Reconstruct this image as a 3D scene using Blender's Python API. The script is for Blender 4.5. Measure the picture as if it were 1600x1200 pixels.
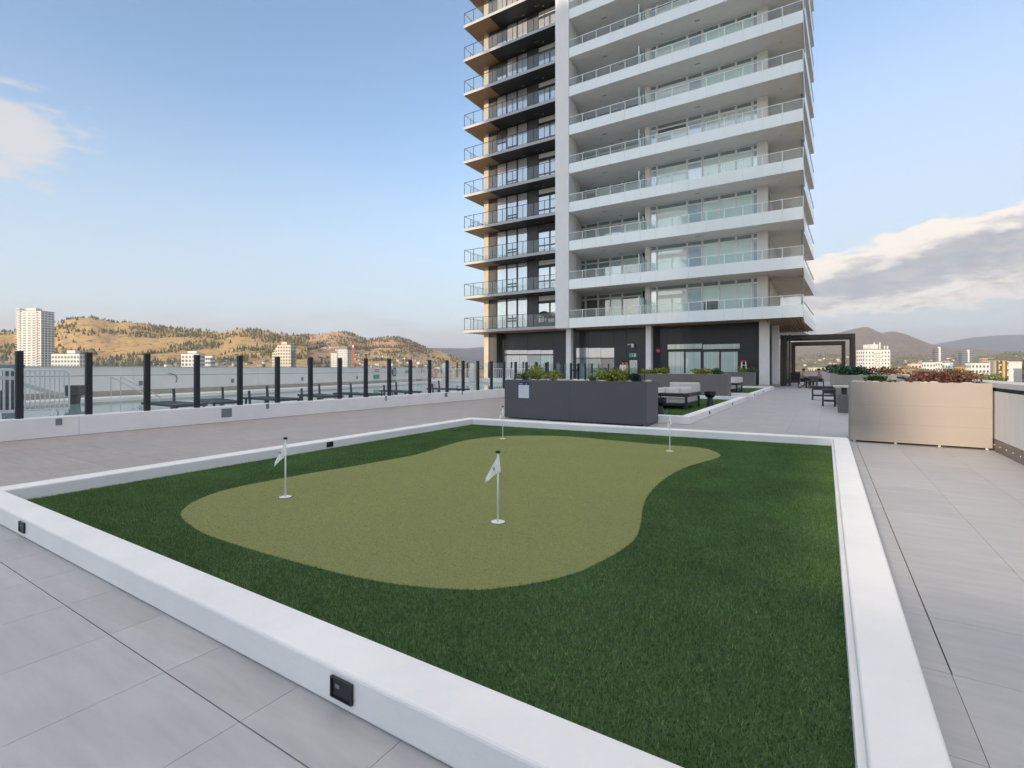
import bpy, math, random
import numpy as np
from mathutils import Vector, Matrix, noise as mnoise
R = math.radians
random.seed(7); rng = np.random.default_rng(7)
for o in list(bpy.data.objects): bpy.data.objects.remove(o)
SC = bpy.context.scene
COL = SC.collection

# ---------------------------------------------------------------- camera
FPX, CX, HZ, EYE = 783.0, 800.0, 576.0, 1.36        # survey of the place: focal length in photo pixels, horizon row, eye height
YAW = math.atan(490 / FPX); SN, CN = math.sin(YAW), math.cos(YAW)
cam_d = bpy.data.cameras.new('camera'); cam = bpy.data.objects.new('camera', cam_d); COL.objects.link(cam)
cam.location = (0, 0, EYE); cam.rotation_euler = (R(90), 0, YAW)
cam_d.sensor_fit = 'HORIZONTAL'; cam_d.sensor_width = 36; cam_d.lens = FPX / 1600 * 36
cam_d.shift_y = -(600 - HZ) / 1600; cam_d.clip_start = 0.05; cam_d.clip_end = 60000
SC.camera = cam

# ---------------------------------------------------------------- light
SUN_EL, SUN_AZ = R(12), math.atan2(-0.09, -1.0)      # direction to the sun: low, behind the viewer (azimuth from +y towards +x)
SUN_DIR = Vector((math.sin(SUN_AZ) * math.cos(SUN_EL), math.cos(SUN_AZ) * math.cos(SUN_EL), math.sin(SUN_EL)))
sl = bpy.data.lights.new('sun', 'SUN'); sl.energy = 1.5; sl.angle = R(0.6); sl.color = (1.0, 0.80, 0.58)
so = bpy.data.objects.new('sun', sl); COL.objects.link(so)
so.rotation_euler = SUN_DIR.to_track_quat('Z', 'Y').to_euler()
SC.view_settings.view_transform = 'Standard'; SC.view_settings.look = 'None'
EXPO = 2.15
SC.view_settings.exposure = EXPO; SC.view_settings.gamma = 1; SC.view_settings.use_curve_mapping = False

W = bpy.data.worlds.new('World'); SC.world = W; W.use_nodes = True
def build_world():
    nt = W.node_tree; N = nt.nodes; L = nt.links; N.clear()
    def m(op, a, b=None, c=None, clamp=False):
        n = N.new('ShaderNodeMath'); n.operation = op; n.use_clamp = clamp
        for i, s in enumerate((a, b, c)):
            if s is None: continue
            if isinstance(s, (int, float)): n.inputs[i].default_value = s
            else: L.new(s, n.inputs[i])
        return n.outputs[0]
    def ss(x, a, b):
        n = N.new('ShaderNodeMapRange'); n.interpolation_type = 'SMOOTHSTEP'
        L.new(x, n.inputs[0]); n.inputs[1].default_value = a; n.inputs[2].default_value = b
        n.inputs[3].default_value = 0; n.inputs[4].default_value = 1
        return n.outputs[0]
    def mix(fac, a, b):
        n = N.new('ShaderNodeMix'); n.data_type = 'RGBA'
        for s, i in ((fac, 0), (a, 6), (b, 7)):
            if isinstance(s, (tuple, float, int)): n.inputs[i].default_value = s
            else: L.new(s, n.inputs[i])
        return n.outputs[2]
    sky = N.new('ShaderNodeTexSky'); sky.sky_type = 'NISHITA'; sky.sun_disc = False
    sky.sun_elevation = SUN_EL; sky.sun_rotation = SUN_AZ
    sky.altitude = 300; sky.air_density = 1.0; sky.dust_density = 0.5; sky.ozone_density = 1.8
    tc = N.new('ShaderNodeTexCoord'); sep = N.new('ShaderNodeSeparateXYZ'); L.new(tc.outputs['Generated'], sep.inputs[0])
    x, y, z = sep.outputs
    az = m('MULTIPLY', m('ARCTAN2', x, y), 57.2958); el = m('MULTIPLY', m('ARCSINE', z), 57.2958)
    def noise(sx, sy, detail, off=0.0, rough=0.55, dist=0.0):
        cb = N.new('ShaderNodeCombineXYZ'); L.new(m('MULTIPLY', az, sx), cb.inputs[0]); L.new(m('MULTIPLY', el, sy), cb.inputs[1]); cb.inputs[2].default_value = off
        n = N.new('ShaderNodeTexNoise'); n.inputs['Scale'].default_value = 1; n.inputs['Detail'].default_value = detail
        n.inputs['Roughness'].default_value = rough; n.inputs['Distortion'].default_value = dist
        L.new(cb.outputs[0], n.inputs['Vector']); return n.outputs['Fac']
    STR = 0.0715; K = 1.0 / STR / 2 ** EXPO
    n1 = noise(0.10, 0.42, 9, 3.1, 0.58, 0.3); n2 = noise(0.28, 0.9, 8, 9.4, 0.6); n3 = noise(0.045, 0.25, 6, 21.0)
    # the low cloud bank, lifting towards the right of the tower
    cen = m('ADD', m('MULTIPLY', m('MINIMUM', az, 40), 0.16), 7.6); half = m('ADD', m('MULTIPLY', m('MINIMUM', az, 30), 0.06), 3.2)
    prof = m('SUBTRACT', 1.0, m('DIVIDE', m('ABSOLUTE', m('SUBTRACT', el, cen)), half))
    side = m('MULTIPLY', ss(az, -9, 1), m('SUBTRACT', 1.0, ss(az, 165, 178)))
    n4 = noise(0.55, 1.3, 9, 4.7, 0.62, 0.6)
    d1 = m('ADD', m('MULTIPLY', prof, 1.2), m('ADD', m('MULTIPLY', m('SUBTRACT', n1, 0.5), 1.5), m('ADD', m('MULTIPLY', m('SUBTRACT', n2, 0.5), 1.3), m('MULTIPLY', m('SUBTRACT', n4, 0.5), 0.7))))
    d1 = m('MULTIPLY', d1, side)
    a1 = ss(d1, 0.04, 0.30)
    topn = m('DIVIDE', m('SUBTRACT', el, cen), half)          # sunlit crowns, shaded bellies
    core = ss(m('SUBTRACT', d1, m('MULTIPLY', topn, 0.18)), 0.30, 0.84)
    # veil of thin cloud along the horizon and a few puffs higher up on the left
    a2 = m('MULTIPLY', ss(m('ADD', m('SUBTRACT', 6.2, el), m('MULTIPLY', m('SUBTRACT', n1, 0.5), 9.0)), 0.0, 3.6), 0.78)
    px = m('DIVIDE', m('ADD', az, 77.0), 5.6); py = m('DIVIDE', m('SUBTRACT', el, 18.2), 4.2)
    r2 = m('SQRT', m('ADD', m('MULTIPLY', px, px), m('MULTIPLY', py, py)))
    puff = m('ADD', m('SUBTRACT', 1.0, r2), m('MULTIPLY', m('SUBTRACT', n2, 0.5), 2.4))
    a3 = m('MULTIPLY', ss(puff, 0.05, 0.7), 0.75)
    # bright cloud field added above the sky in view to light the terrace
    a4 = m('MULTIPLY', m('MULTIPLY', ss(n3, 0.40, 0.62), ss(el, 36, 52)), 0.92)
    sv = N.new('ShaderNodeVectorMath'); sv.operation = 'DOT_PRODUCT'; L.new(tc.outputs['Generated'], sv.inputs[0]); sv.inputs[1].default_value = tuple(SUN_DIR)
    glow = ss(sv.outputs['Value'], -0.25, 0.75)                   # the air stays bright around the sun
    veil = m('MULTIPLY', m('MULTIPLY', m('SUBTRACT', 1.0, ss(el, 2.0, 28.0)), 0.80), m('SUBTRACT', 1.0, m('MULTIPLY', glow, 0.97)))
    a5 = m('MULTIPLY', m('MULTIPLY', side, m('SUBTRACT', 1.0, ss(el, 16, 40))), 0.55)
    c = mix(veil, sky.outputs[0], (0.655 * K, 0.735 * K, 0.84 * K, 1))
    c = mix(m('MULTIPLY', a5, m('SUBTRACT', 1.0, glow)), c, (0.69 * K, 0.745 * K, 0.85 * K, 1))
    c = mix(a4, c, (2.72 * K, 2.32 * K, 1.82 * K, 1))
    c = mix(a3, c, (0.82 * K, 0.77 * K, 0.74 * K, 1))
    c = mix(a2, c, (0.66 * K, 0.645 * K, 0.65 * K, 1))
    cloud = mix(core, (1.16 * K, 1.06 * K, 0.94 * K, 1), mix(ss(n4, 0.35, 0.68), (0.46 * K, 0.49 * K, 0.56 * K, 1), (0.62 * K, 0.605 * K, 0.61 * K, 1)))
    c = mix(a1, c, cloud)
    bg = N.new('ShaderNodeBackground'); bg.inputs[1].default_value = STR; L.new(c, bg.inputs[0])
    out = N.new('ShaderNodeOutputWorld'); L.new(bg.outputs[0], out.inputs[0])
build_world()
SC.render.engine = 'CYCLES'
SC.cycles.max_bounces = 8; SC.cycles.transparent_max_bounces = 128; SC.cycles.volume_bounces = 0

# ---------------------------------------------------------------- survey helpers (photo bearings -> places on known planes)
def ray(u, v=HZ):
    a = (u - CX) / FPX; return (a * CN - SN, a * SN + CN, (HZ - v) / FPX)
def bx(u, y):                                         # x where the bearing u meets the plane y
    r = ray(u); return r[0] * y / r[1]
def by(u, x):
    r = ray(u); return r[1] * x / r[0]
def zz(u, v, y):                                      # height of the sight line (u, v) at the plane y
    r = ray(u, v); return EYE + r[2] * y / r[1]
def gp(u, v, z=0.0):
    r = ray(u, v); t = (z - EYE) / r[2]; return Vector((r[0] * t, r[1] * t, z))
def at(u, v, d):                                      # a far point: bearing u, row v, distance d along the view axis
    r = ray(u, v); return Vector((r[0] * d, r[1] * d, EYE + r[2] * d))

# ---------------------------------------------------------------- mesh helpers
class MB:
    def __init__(s): s.v = []; s.f = []
    def add(s, vs, fs):
        b = len(s.v); s.v += [tuple(p) for p in vs]; s.f += [tuple(i + b for i in q) for q in fs]; return s
    def box(s, x0, x1, y0, y1, z0, z1):
        return s.add([(x0,y0,z0),(x1,y0,z0),(x1,y1,z0),(x0,y1,z0),(x0,y0,z1),(x1,y0,z1),(x1,y1,z1),(x0,y1,z1)],
                     [(3,2,1,0),(4,5,6,7),(0,1,5,4),(1,2,6,5),(2,3,7,6),(3,0,4,7)])
    def prism(s, poly, z0, z1):
        n = len(poly)
        vs = [(p[0], p[1], z0) for p in poly] + [(p[0], p[1], z1) for p in poly]
        return s.add(vs, [tuple(range(n - 1, -1, -1)), tuple(range(n, 2 * n))] + [(i, (i+1) % n, n + (i+1) % n, n + i) for i in range(n)])
    def bar(s, p, q, w, h=None, up=(0,0,1)):          # rectangular bar between two points
        p, q = Vector(p), Vector(q); h = h or w; d = (q - p).normalized(); u = Vector(up)
        if abs(d.dot(u)) > .98: u = Vector((1,0,0))
        a = d.cross(u).normalized() * w / 2; b = a.cross(d).normalized() * h / 2
        vs = [p-a-b, p+a-b, p+a+b, p-a+b, q-a-b, q+a-b, q+a+b, q-a+b]
        return s.add(vs, [(0,1,2,3),(7,6,5,4),(4,5,1,0),(5,6,2,1),(6,7,3,2),(7,4,0,3)])
    def tube(s, p, q, r0, r1=None, n=8):
        p, q = Vector(p), Vector(q); r1 = r0 if r1 is None else r1; d = (q - p).normalized()
        u = Vector((0,0,1)) if abs(d.z) < .95 else Vector((1,0,0))
        a = d.cross(u).normalized(); b = d.cross(a)
        vs = [p + (a*math.cos(t) + b*math.sin(t))*r0 for t in [2*math.pi*i/n for i in range(n)]] + [q + (a*math.cos(t) + b*math.sin(t))*r1 for t in [2*math.pi*i/n for i in range(n)]]
        return s.add(vs, [(i, (i+1)%n, n+(i+1)%n, n+i) for i in range(n)] + [tuple(range(n-1,-1,-1)), tuple(range(n,2*n))])
    def path(s, pts, r, n=6):
        for a, b in zip(pts[:-1], pts[1:]): s.tube(a, b, r, r, n)
        return s
    def lathe(s, prof, c=(0,0,0), n=20):
        vs = []; fs = []
        for r, z in prof:
            for i in range(n):
                t = 2*math.pi*i/n; vs.append((c[0]+r*math.cos(t), c[1]+r*math.sin(t), c[2]+z))
        for k in range(len(prof)-1):
            for i in range(n): fs.append((k*n+i, k*n+(i+1)%n, (k+1)*n+(i+1)%n, (k+1)*n+i))
        fs.append(tuple(range(n-1,-1,-1))); fs.append(tuple(range((len(prof)-1)*n, len(prof)*n)))
        return s.add(vs, fs)
    def torus(s, c, ax, R0, r, n=22, k=6):
        c = Vector(c); ax = Vector(ax).normalized(); u = Vector((0,0,1)) if abs(ax.z) < .9 else Vector((1,0,0))
        a = ax.cross(u).normalized(); b = ax.cross(a); vs = []; fs = []
        for i in range(n):
            t = 2*math.pi*i/n; e = a*math.cos(t) + b*math.sin(t)
            for j in range(k):
                q = 2*math.pi*j/k; vs.append(c + e*(R0 + r*math.cos(q)) + ax*r*math.sin(q))
        for i in range(n):
            for j in range(k): fs.append((i*k+j, ((i+1)%n)*k+j, ((i+1)%n)*k+(j+1)%k, i*k+(j+1)%k))
        return s.add(vs, fs)
    def mesh(s, name, mat=None, smooth=False):
        me = bpy.data.meshes.new(name); me.from_pydata(s.v, [], s.f); me.update()
        if mat: me.materials.append(mat)
        if smooth: me.polygons.foreach_set('use_smooth', [True] * len(me.polygons))
        return me
    def build(s, name, mat, parent=None, smooth=False, bevel=0, seg=2):
        return link(name, s.mesh(name, mat, smooth), parent, bevel=bevel, seg=seg)
WLOC = {}
def wempty(name, loc=(0,0,0)):
    o = empty(name, loc); WLOC[o.name] = Vector(loc); return o
def link(name, me, parent=None, loc=None, rz=0, bevel=0, seg=2):
    o = bpy.data.objects.new(name, me); COL.objects.link(o)
    if parent is not None:
        o.parent = parent
        if parent.name in WLOC:                       # parent stands in world axes: its parts are given in world coordinates
            o.matrix_parent_inverse = Matrix.Translation(-WLOC[parent.name]); WLOC[o.name] = Vector(loc) if loc is not None else Vector((0,0,0))
    if loc is not None: o.location = loc
    if rz: o.rotation_euler[2] = rz
    if bevel:
        b = o.modifiers.new('bevel', 'BEVEL'); b.width = bevel; b.segments = seg; b.limit_method = 'ANGLE'
    return o
def empty(name, loc=(0,0,0), rz=0, s=None):
    o = bpy.data.objects.new(name, None); COL.objects.link(o); o.location = loc; o.rotation_euler[2] = rz; o.empty_display_size = .2
    if s: o.scale = (s, s, s)
    return o
def tag(o, label=None, cat=None, group=None, kind=None):
    if label: o['label'] = label
    if cat: o['category'] = cat
    if group: o['group'] = group
    if kind: o['kind'] = kind
    return o
def copy_tree(o, parent=None):
    c = o.copy(); COL.objects.link(c); c.parent = parent
    for ch in [q for q in bpy.data.objects if q.parent == o]: copy_tree(ch, c)
    return c
def rbox(x0, x1, y0, y1, z0, z1): return MB().box(x0, x1, y0, y1, z0, z1)

# ---------------------------------------------------------------- materials
def srgb(r, g, b):
    f = lambda c: (c/255/12.92) if c/255 <= .04045 else ((c/255+.055)/1.055)**2.4
    return (f(r), f(g), f(b), 1)
def M(name, col, rough=.6, metal=0, var=0.0, scale=3.0, bump=0.0, bscale=60.0, spec=.5, coat=0.0, stretch=None, island=0.0, objrand=0.0, col2=None):
    mt = bpy.data.materials.new(name); mt.use_nodes = True; nt = mt.node_tree; N = nt.nodes; L = nt.links
    p = N['Principled BSDF']; p.inputs['Base Color'].default_value = col; p.inputs['Roughness'].default_value = rough
    p.inputs['Metallic'].default_value = metal; p.inputs['Specular IOR Level'].default_value = spec; p.inputs['Coat Weight'].default_value = coat
    if coat: p.inputs['Coat Roughness'].default_value = .04
    geo = N.new('ShaderNodeNewGeometry')
    vec = geo.outputs['Position']
    if stretch:
        mp = N.new('ShaderNodeMapping'); mp.inputs['Scale'].default_value = stretch; L.new(vec, mp.inputs[0]); vec = mp.outputs[0]
    cur = None
    def mixc(fac, a, b):
        n = N.new('ShaderNodeMix'); n.data_type = 'RGBA'
        L.new(fac, n.inputs[0])
        for s, i in ((a, 6), (b, 7)):
            if isinstance(s, tuple): n.inputs[i].default_value = s
            else: L.new(s, n.inputs[i])
        return n.outputs[2]
    def sc(c, k): return (min(c[0]*k, 1), min(c[1]*k, 1), min(c[2]*k, 1), 1)
    if var or col2:
        nz = N.new('ShaderNodeTexNoise'); nz.inputs['Scale'].default_value = scale; nz.inputs['Detail'].default_value = 8; nz.inputs['Roughness'].default_value = .62
        L.new(vec, nz.inputs['Vector'])
        rp = N.new('ShaderNodeMapRange'); rp.inputs[1].default_value = .3; rp.inputs[2].default_value = .7; L.new(nz.outputs['Fac'], rp.inputs[0])
        cur = mixc(rp.outputs[0], sc(col, 1-var), col2 if col2 else sc(col, 1+var))
        rr = N.new('ShaderNodeMapRange'); rr.inputs[3].default_value = rough*.85; rr.inputs[4].default_value = min(rough*1.15, 1); L.new(nz.outputs['Fac'], rr.inputs[0]); L.new(rr.outputs[0], p.inputs['Roughness'])
    for k, out in ((island, geo.outputs['Random Per Island']), (objrand, None)):
        if not k: continue
        if out is None: out = N.new('ShaderNodeObjectInfo').outputs['Random']
        hs = N.new('ShaderNodeHueSaturation'); mr = N.new('ShaderNodeMapRange'); mr.inputs[3].default_value = 1-k; mr.inputs[4].default_value = 1+k
        L.new(out, mr.inputs[0]); L.new(mr.outputs[0], hs.inputs['Value'])
        if cur is not None: L.new(cur, hs.inputs['Color'])
        else: hs.inputs['Color'].default_value = col
        cur = hs.outputs[0]
    if cur is not None: L.new(cur, p.inputs['Base Color'])
    if bump:
        nb = N.new('ShaderNodeTexNoise'); nb.inputs['Scale'].default_value = bscale; nb.inputs['Detail'].default_value = 6; L.new(vec, nb.inputs['Vector'])
        b = N.new('ShaderNodeBump'); b.inputs['Strength'].default_value = bump; b.inputs['Distance'].default_value = .01
        L.new(nb.outputs['Fac'], b.inputs['Height']); L.new(b.outputs[0], p.inputs['Normal'])
    return mt
def Mglass(name, tint=(1,1,1,1), refl=1.0, ior=1.4, dirt=0.03):      # clear pane: see-through with Fresnel reflection
    mt = bpy.data.materials.new(name); mt.use_nodes = True; nt = mt.node_tree; N = nt.nodes; L = nt.links; N.clear()
    out = N.new('ShaderNodeOutputMaterial'); tr = N.new('ShaderNodeBsdfTransparent'); tr.inputs[0].default_value = tint
    gl = N.new('ShaderNodeBsdfGlossy'); gl.inputs['Roughness'].default_value = .01; gl.inputs['Color'].default_value = (refl, refl, refl, 1)
    fr = N.new('ShaderNodeFresnel'); fr.inputs[0].default_value = ior
    df = N.new('ShaderNodeBsdfDiffuse'); df.inputs[0].default_value = (.6,.65,.66,1)
    m1 = N.new('ShaderNodeMixShader'); m1.inputs[0].default_value = dirt; L.new(tr.outputs[0], m1.inputs[1]); L.new(df.outputs[0], m1.inputs[2])
    gg = N.new('ShaderNodeNewGeometry'); mm = N.new('ShaderNodeMath'); mm.operation = 'SUBTRACT'; mm.inputs[0].default_value = 1; L.new(gg.outputs['Backfacing'], mm.inputs[1])
    mf = N.new('ShaderNodeMath'); mf.operation = 'MULTIPLY'; L.new(mm.outputs[0], mf.inputs[0]); L.new(fr.outputs[0], mf.inputs[1])      # the outer face reflects
    m2 = N.new('ShaderNodeMixShader'); L.new(mf.outputs[0], m2.inputs[0]); L.new(m1.outputs[0], m2.inputs[1]); L.new(gl.outputs[0], m2.inputs[2])
    L.new(m2.outputs[0], out.inputs[0]); return mt
def Mpane(name, col, refl=.3, col2=None, scale=1.0, stretch=None, wob=.015, blend=.25, gt=(.92,.96,1,1)):   # window glass in front of a blind, curtain or dark room
    mt = M(name, col, .5, var=.10 if col2 is None else 0, scale=scale, col2=col2, stretch=stretch)
    nt = mt.node_tree; N = nt.nodes; L = nt.links; p = N['Principled BSDF']; out = N['Material Output']
    gl = N.new('ShaderNodeBsdfGlossy'); gl.inputs['Roughness'].default_value = .015; gl.inputs['Color'].default_value = gt
    geo = N.new('ShaderNodeNewGeometry'); nz = N.new('ShaderNodeTexNoise'); nz.inputs['Scale'].default_value = .9; L.new(geo.outputs['Position'], nz.inputs['Vector'])
    b = N.new('ShaderNodeBump'); b.inputs['Strength'].default_value = wob * 10; b.inputs['Distance'].default_value = .02; L.new(nz.outputs['Fac'], b.inputs['Height']); L.new(b.outputs[0], gl.inputs['Normal'])
    lw = N.new('ShaderNodeLayerWeight'); lw.inputs[0].default_value = blend
    mr = N.new('ShaderNodeMapRange'); mr.inputs[3].default_value = refl; mr.inputs[4].default_value = 1; L.new(lw.outputs['Fresnel'], mr.inputs[0])
    mx = N.new('ShaderNodeMixShader'); L.new(mr.outputs[0], mx.inputs[0]); L.new(p.outputs[0], mx.inputs[1]); L.new(gl.outputs[0], mx.inputs[2])
    L.new(mx.outputs[0], out.inputs[0]); return mt

m = {}
m['white'] = M('white_stucco', (.83,.825,.82,1), .75, var=.06, scale=1.3, bump=.2, bscale=35)
m['tile'] = M('porcelain_tile', (.435,.43,.435,1), .5, var=.10, scale=1.0, bump=.05, bscale=40, stretch=(2.2, 11, 4), island=.045, objrand=.045)
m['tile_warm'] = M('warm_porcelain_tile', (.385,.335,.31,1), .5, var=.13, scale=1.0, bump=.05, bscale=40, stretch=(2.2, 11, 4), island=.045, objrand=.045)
m['joint'] = M('dark_joint', (.025,.025,.028,1), .9)
m['turf_base'] = M('turf_backing', (.035,.075,.022,1), .9, var=.3, scale=40)
m['turf'] = M('turf_blade', (.112,.205,.062,1), .55, var=.28, scale=1.3, island=.45, spec=.25)
m['green'] = M('putting_turf', (.295,.32,.125,1), .85, var=.16, scale=95, bump=.9, bscale=420, spec=.15)
m['green_blade'] = M('putting_blade', (.35,.38,.155,1), .8, var=.12, scale=1.1, island=.32, spec=.15)
m['paint_white'] = M('white_paint', (.8,.8,.8,1), .4)
m['flag'] = M('flag_cloth', (.90,.90,.89,1), .8, var=.05, scale=30)
m['black'] = M('black_plastic', (.012,.013,.016,1), .35)
m['post'] = M('charcoal_post', (.012,.013,.018,1), .5, var=.15, scale=5)
m['glass'] = Mglass('clear_glass', (.965,.985,.985,1))
m['rail_glass'] = Mglass('railing_glass', (.93,.955,.955,1), dirt=.05)
m['screen_glass'] = Mglass('green_glass', (.62,.82,.82,1), dirt=.14)
m['planter'] = M('charcoal_planter', (.075,.077,.088,1), .42, var=.05, scale=1.5, bump=.03)
m['planter_mid'] = M('grey_planter', (.125,.12,.12,1), .45, var=.06, scale=1.5)
m['taupe'] = M('taupe_planter', (.315,.28,.255,1), .85, var=.03, scale=1.6, stretch=(1, 1, 3))
m['soil'] = M('soil', (.04,.03,.022,1), .95, var=.3, scale=30)
m['rock'] = M('river_rock', (.42,.40,.36,1), .8, var=.2, scale=12, island=.3)
m['leaf_lime'] = M('lime_leaf', (.20,.235,.022,1), .6, island=.5, var=.25, scale=4)
m['leaf_green'] = M('green_leaf', (.05,.115,.03,1), .55, island=.5, var=.25, scale=4)
m['leaf_dark'] = M('dark_leaf', (.03,.085,.045,1), .45, island=.5, var=.25, scale=4)
m['leaf_red'] = M('maroon_leaf', (.115,.046,.034,1), .55, island=.6, var=.35, scale=5)
m['leaf_rust'] = M('rust_leaf', (.17,.075,.03,1), .6, island=.6, var=.3, scale=5)
m['leaf_autumn'] = M('autumn_leaf', (.28,.16,.04,1), .6, island=.5, var=.3, scale=.3)
m['leaf_city'] = M('city_leaf', (.12,.155,.03,1), .6, island=.5, var=.3, scale=.3)
m['leaf_pine'] = M('pine_needles', (.085,.088,.034,1), .8, island=.45, var=.3, scale=.02)
m['bark'] = M('bark', (.09,.065,.045,1), .9, var=.3, scale=12)
m['fascia'] = M('white_glass_fascia', (.79,.84,.845,1), .30, var=.03, scale=.6, coat=.5)
m['pier'] = M('white_pier', (.74,.735,.74,1), .6, var=.03, scale=.8)
m['soffit'] = M('painted_soffit', (.80,.775,.745,1), .8, var=.05, scale=1.2)
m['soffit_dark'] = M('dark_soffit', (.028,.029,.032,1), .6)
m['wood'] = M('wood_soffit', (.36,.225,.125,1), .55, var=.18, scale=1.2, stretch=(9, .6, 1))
m['slab_edge'] = M('slab_edge_metal', (.40,.405,.42,1), .5, var=.06)
m['concrete'] = M('beige_concrete', (.47,.40,.32,1), .8, var=.10, scale=.9, bump=.1)
m['rib_white'] = M('ribbed_white_cladding', (.78,.76,.74,1), .6, var=.03)
m['frame_white'] = M('white_window_frame', (.86,.875,.88,1), .45)
m['frame_dark'] = M('dark_window_frame', (.018,.019,.022,1), .4)
m['p_blind'] = Mpane('pane_with_blind', (.56,.76,.72,1), .08, col2=(.69,.87,.83,1), scale=1.0, stretch=(.8,.8,2))
m['p_blue'] = Mpane('blue_spandrel_pane', (.40,.53,.64,1), .22)
m['p_dark'] = Mpane('dark_pane', (.02,.03,.034,1), .16)
m['p_teal'] = Mpane('teal_pane', (.13,.22,.225,1), .22)
m['p_sky'] = Mpane('sky_mirroring_pane', (.48,.46,.49,1), .36, wob=.03)
m['p_curtain'] = Mpane('curtained_pane', (.36,.47,.43,1), .12, col2=(.72,.82,.76,1), scale=1.0, stretch=(9,9,.05))
m['clad'] = Mpane('black_glass_cladding', (.014,.017,.024,1), .012, wob=.01, blend=.06, gt=(.62,.76,1,1))
m['grey_panel'] = M('grey_metal_panel', (.055,.056,.06,1), .5)
m['curtain'] = M('white_curtain', (.6,.62,.6,1), .9)
m['cushion'] = M('cream_cushion', (.55,.52,.51,1), .95, var=.06, scale=8, bump=.15, bscale=90)
m['dark_frame'] = M('charcoal_frame', (.022,.024,.028,1), .5)
m['bronze'] = M('bronze_metal', (.055,.045,.038,1), .5, var=.08)
m['steel'] = M('galvanised_steel', (.62,.64,.66,1), .4, metal=.2)
m['par_conc'] = M('board_concrete', (.70,.66,.63,1), .7, var=.07, scale=1.0, stretch=(7,7,.6), bump=.06)
m['skirt'] = M('bronze_skirting', (.21,.18,.145,1), .45, var=.12, scale=3, metal=.3)
m['coping'] = M('pale_coping', (.55,.53,.52,1), .6, var=.04)
m['pool_wall'] = M('pool_wall_paint', (.80,.78,.75,1), .7, var=.05, scale=.9)
m['pool_band'] = M('pool_wall_base', (.40,.36,.30,1), .8, var=.1)
m['pool_deck'] = M('pool_deck_paving', (.52,.505,.48,1), .7, var=.08, scale=1.3)
m['grey_plate'] = M('grey_cover_plate', (.17,.20,.23,1), .4)
m['red'] = M('red_enamel', (.50,.025,.03,1), .4)
m['orange'] = M('life_ring_orange', (.75,.16,.03,1), .5)
m['navy'] = M('navy_print', (.012,.03,.10,1), .5)
m['paper'] = M('printed_sheet', (.62,.67,.74,1), .5)
m['ink'] = M('grey_ink', (.38,.41,.46,1), .6)
m['exit'] = M('green_sign', (.05,.38,.26,1), .4)
m['skin'] = M('skin', (.45,.25,.17,1), .6)
m['shirt'] = M('white_shirt', (.7,.7,.71,1), .9)
m['cloth_dark'] = M('dark_trousers', (.02,.02,.025,1), .9)
m['cloth_tan'] = M('dusty_pink_shirt', (.40,.27,.22,1), .9)
m['hair'] = M('dark_hair', (.015,.01,.008,1), .7)
m['b_white'] = M('far_white_render', (.66,.65,.63,1), .7, var=.03, scale=.05)
m['b_cream'] = M('far_cream_render', (.60,.53,.42,1), .7, var=.05, scale=.05)
m['b_tan'] = M('far_tan_render', (.42,.33,.24,1), .7)
m['b_brown'] = M('far_brown_cladding', (.13,.085,.06,1), .7)
m['b_yellow'] = M('far_ochre_cladding', (.55,.38,.13,1), .7)
m['b_orange'] = M('far_orange_brick', (.50,.23,.11,1), .8)
m['b_grey'] = M('far_grey_cladding', (.20,.21,.23,1), .6)
m['b_win'] = Mpane('far_window', (.05,.06,.075,1), .2)
m['b_glass'] = Mpane('far_curtain_wall', (.055,.07,.085,1), .25)
m['b_roof'] = M('far_roof', (.16,.14,.13,1), .8)
m['house'] = M('house_wall', (.50,.46,.41,1), .8, objrand=.35)
m['house_roof'] = M('house_roof', (.20,.165,.14,1), .8, objrand=.4)
m['crane'] = M('crane_red', (.42,.12,.07,1), .5)

def Mterrain(name, grass, dark, rock, s=1.0, tree=.5, sat=1.0):
    mt = bpy.data.materials.new(name); mt.use_nodes = True; nt = mt.node_tree; N = nt.nodes; L = nt.links
    p = N['Principled BSDF']; p.inputs['Roughness'].default_value = 1; p.inputs['Specular IOR Level'].default_value = .05
    geo = N.new('ShaderNodeNewGeometry')
    def nz(scale, det, ro=.6):
        n = N.new('ShaderNodeTexNoise'); n.inputs['Scale'].default_value = scale*s; n.inputs['Detail'].default_value = det; n.inputs['Roughness'].default_value = ro; L.new(geo.outputs['Position'], n.inputs['Vector']); return n.outputs['Fac']
    def rg(x, a, b):
        r = N.new('ShaderNodeMapRange'); r.interpolation_type = 'SMOOTHSTEP'; r.inputs[1].default_value = a; r.inputs[2].default_value = b; L.new(x, r.inputs[0]); return r.outputs[0]
    def mix(f, a, b):
        n = N.new('ShaderNodeMix'); n.data_type = 'RGBA'; L.new(f, n.inputs[0])
        for q, i in ((a, 6), (b, 7)):
            if isinstance(q, tuple): n.inputs[i].default_value = q
            else: L.new(q, n.inputs[i])
        return n.outputs[2]
    c = mix(rg(nz(.012, 8), .35, .65), grass, rock)
    c = mix(rg(nz(.03, 9, .7), tree, tree + .14), c, dark)
    L.new(c, p.inputs['Base Color'])
    return mt
m['hill'] = Mterrain('dry_grass_hill', (.47,.33,.14,1), (.14,.125,.05,1), (.46,.29,.16,1), 1.6, .50)
m['rocky'] = Mterrain('rocky_hill', (.46,.31,.19,1), (.17,.135,.07,1), (.52,.34,.22,1), 1.9, .49)
m['mountain'] = Mterrain('far_mountain', (.21,.165,.135,1), (.11,.10,.08,1), (.25,.18,.15,1), .9, .47)
m['mesa'] = Mterrain('far_wooded_ridge', (.075,.085,.10,1), (.055,.065,.085,1), (.10,.10,.11,1), .08, .5)
m['valley'] = Mterrain('valley_floor', (.20,.17,.10,1), (.075,.085,.04,1), (.30,.25,.19,1), .8, .46)

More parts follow.
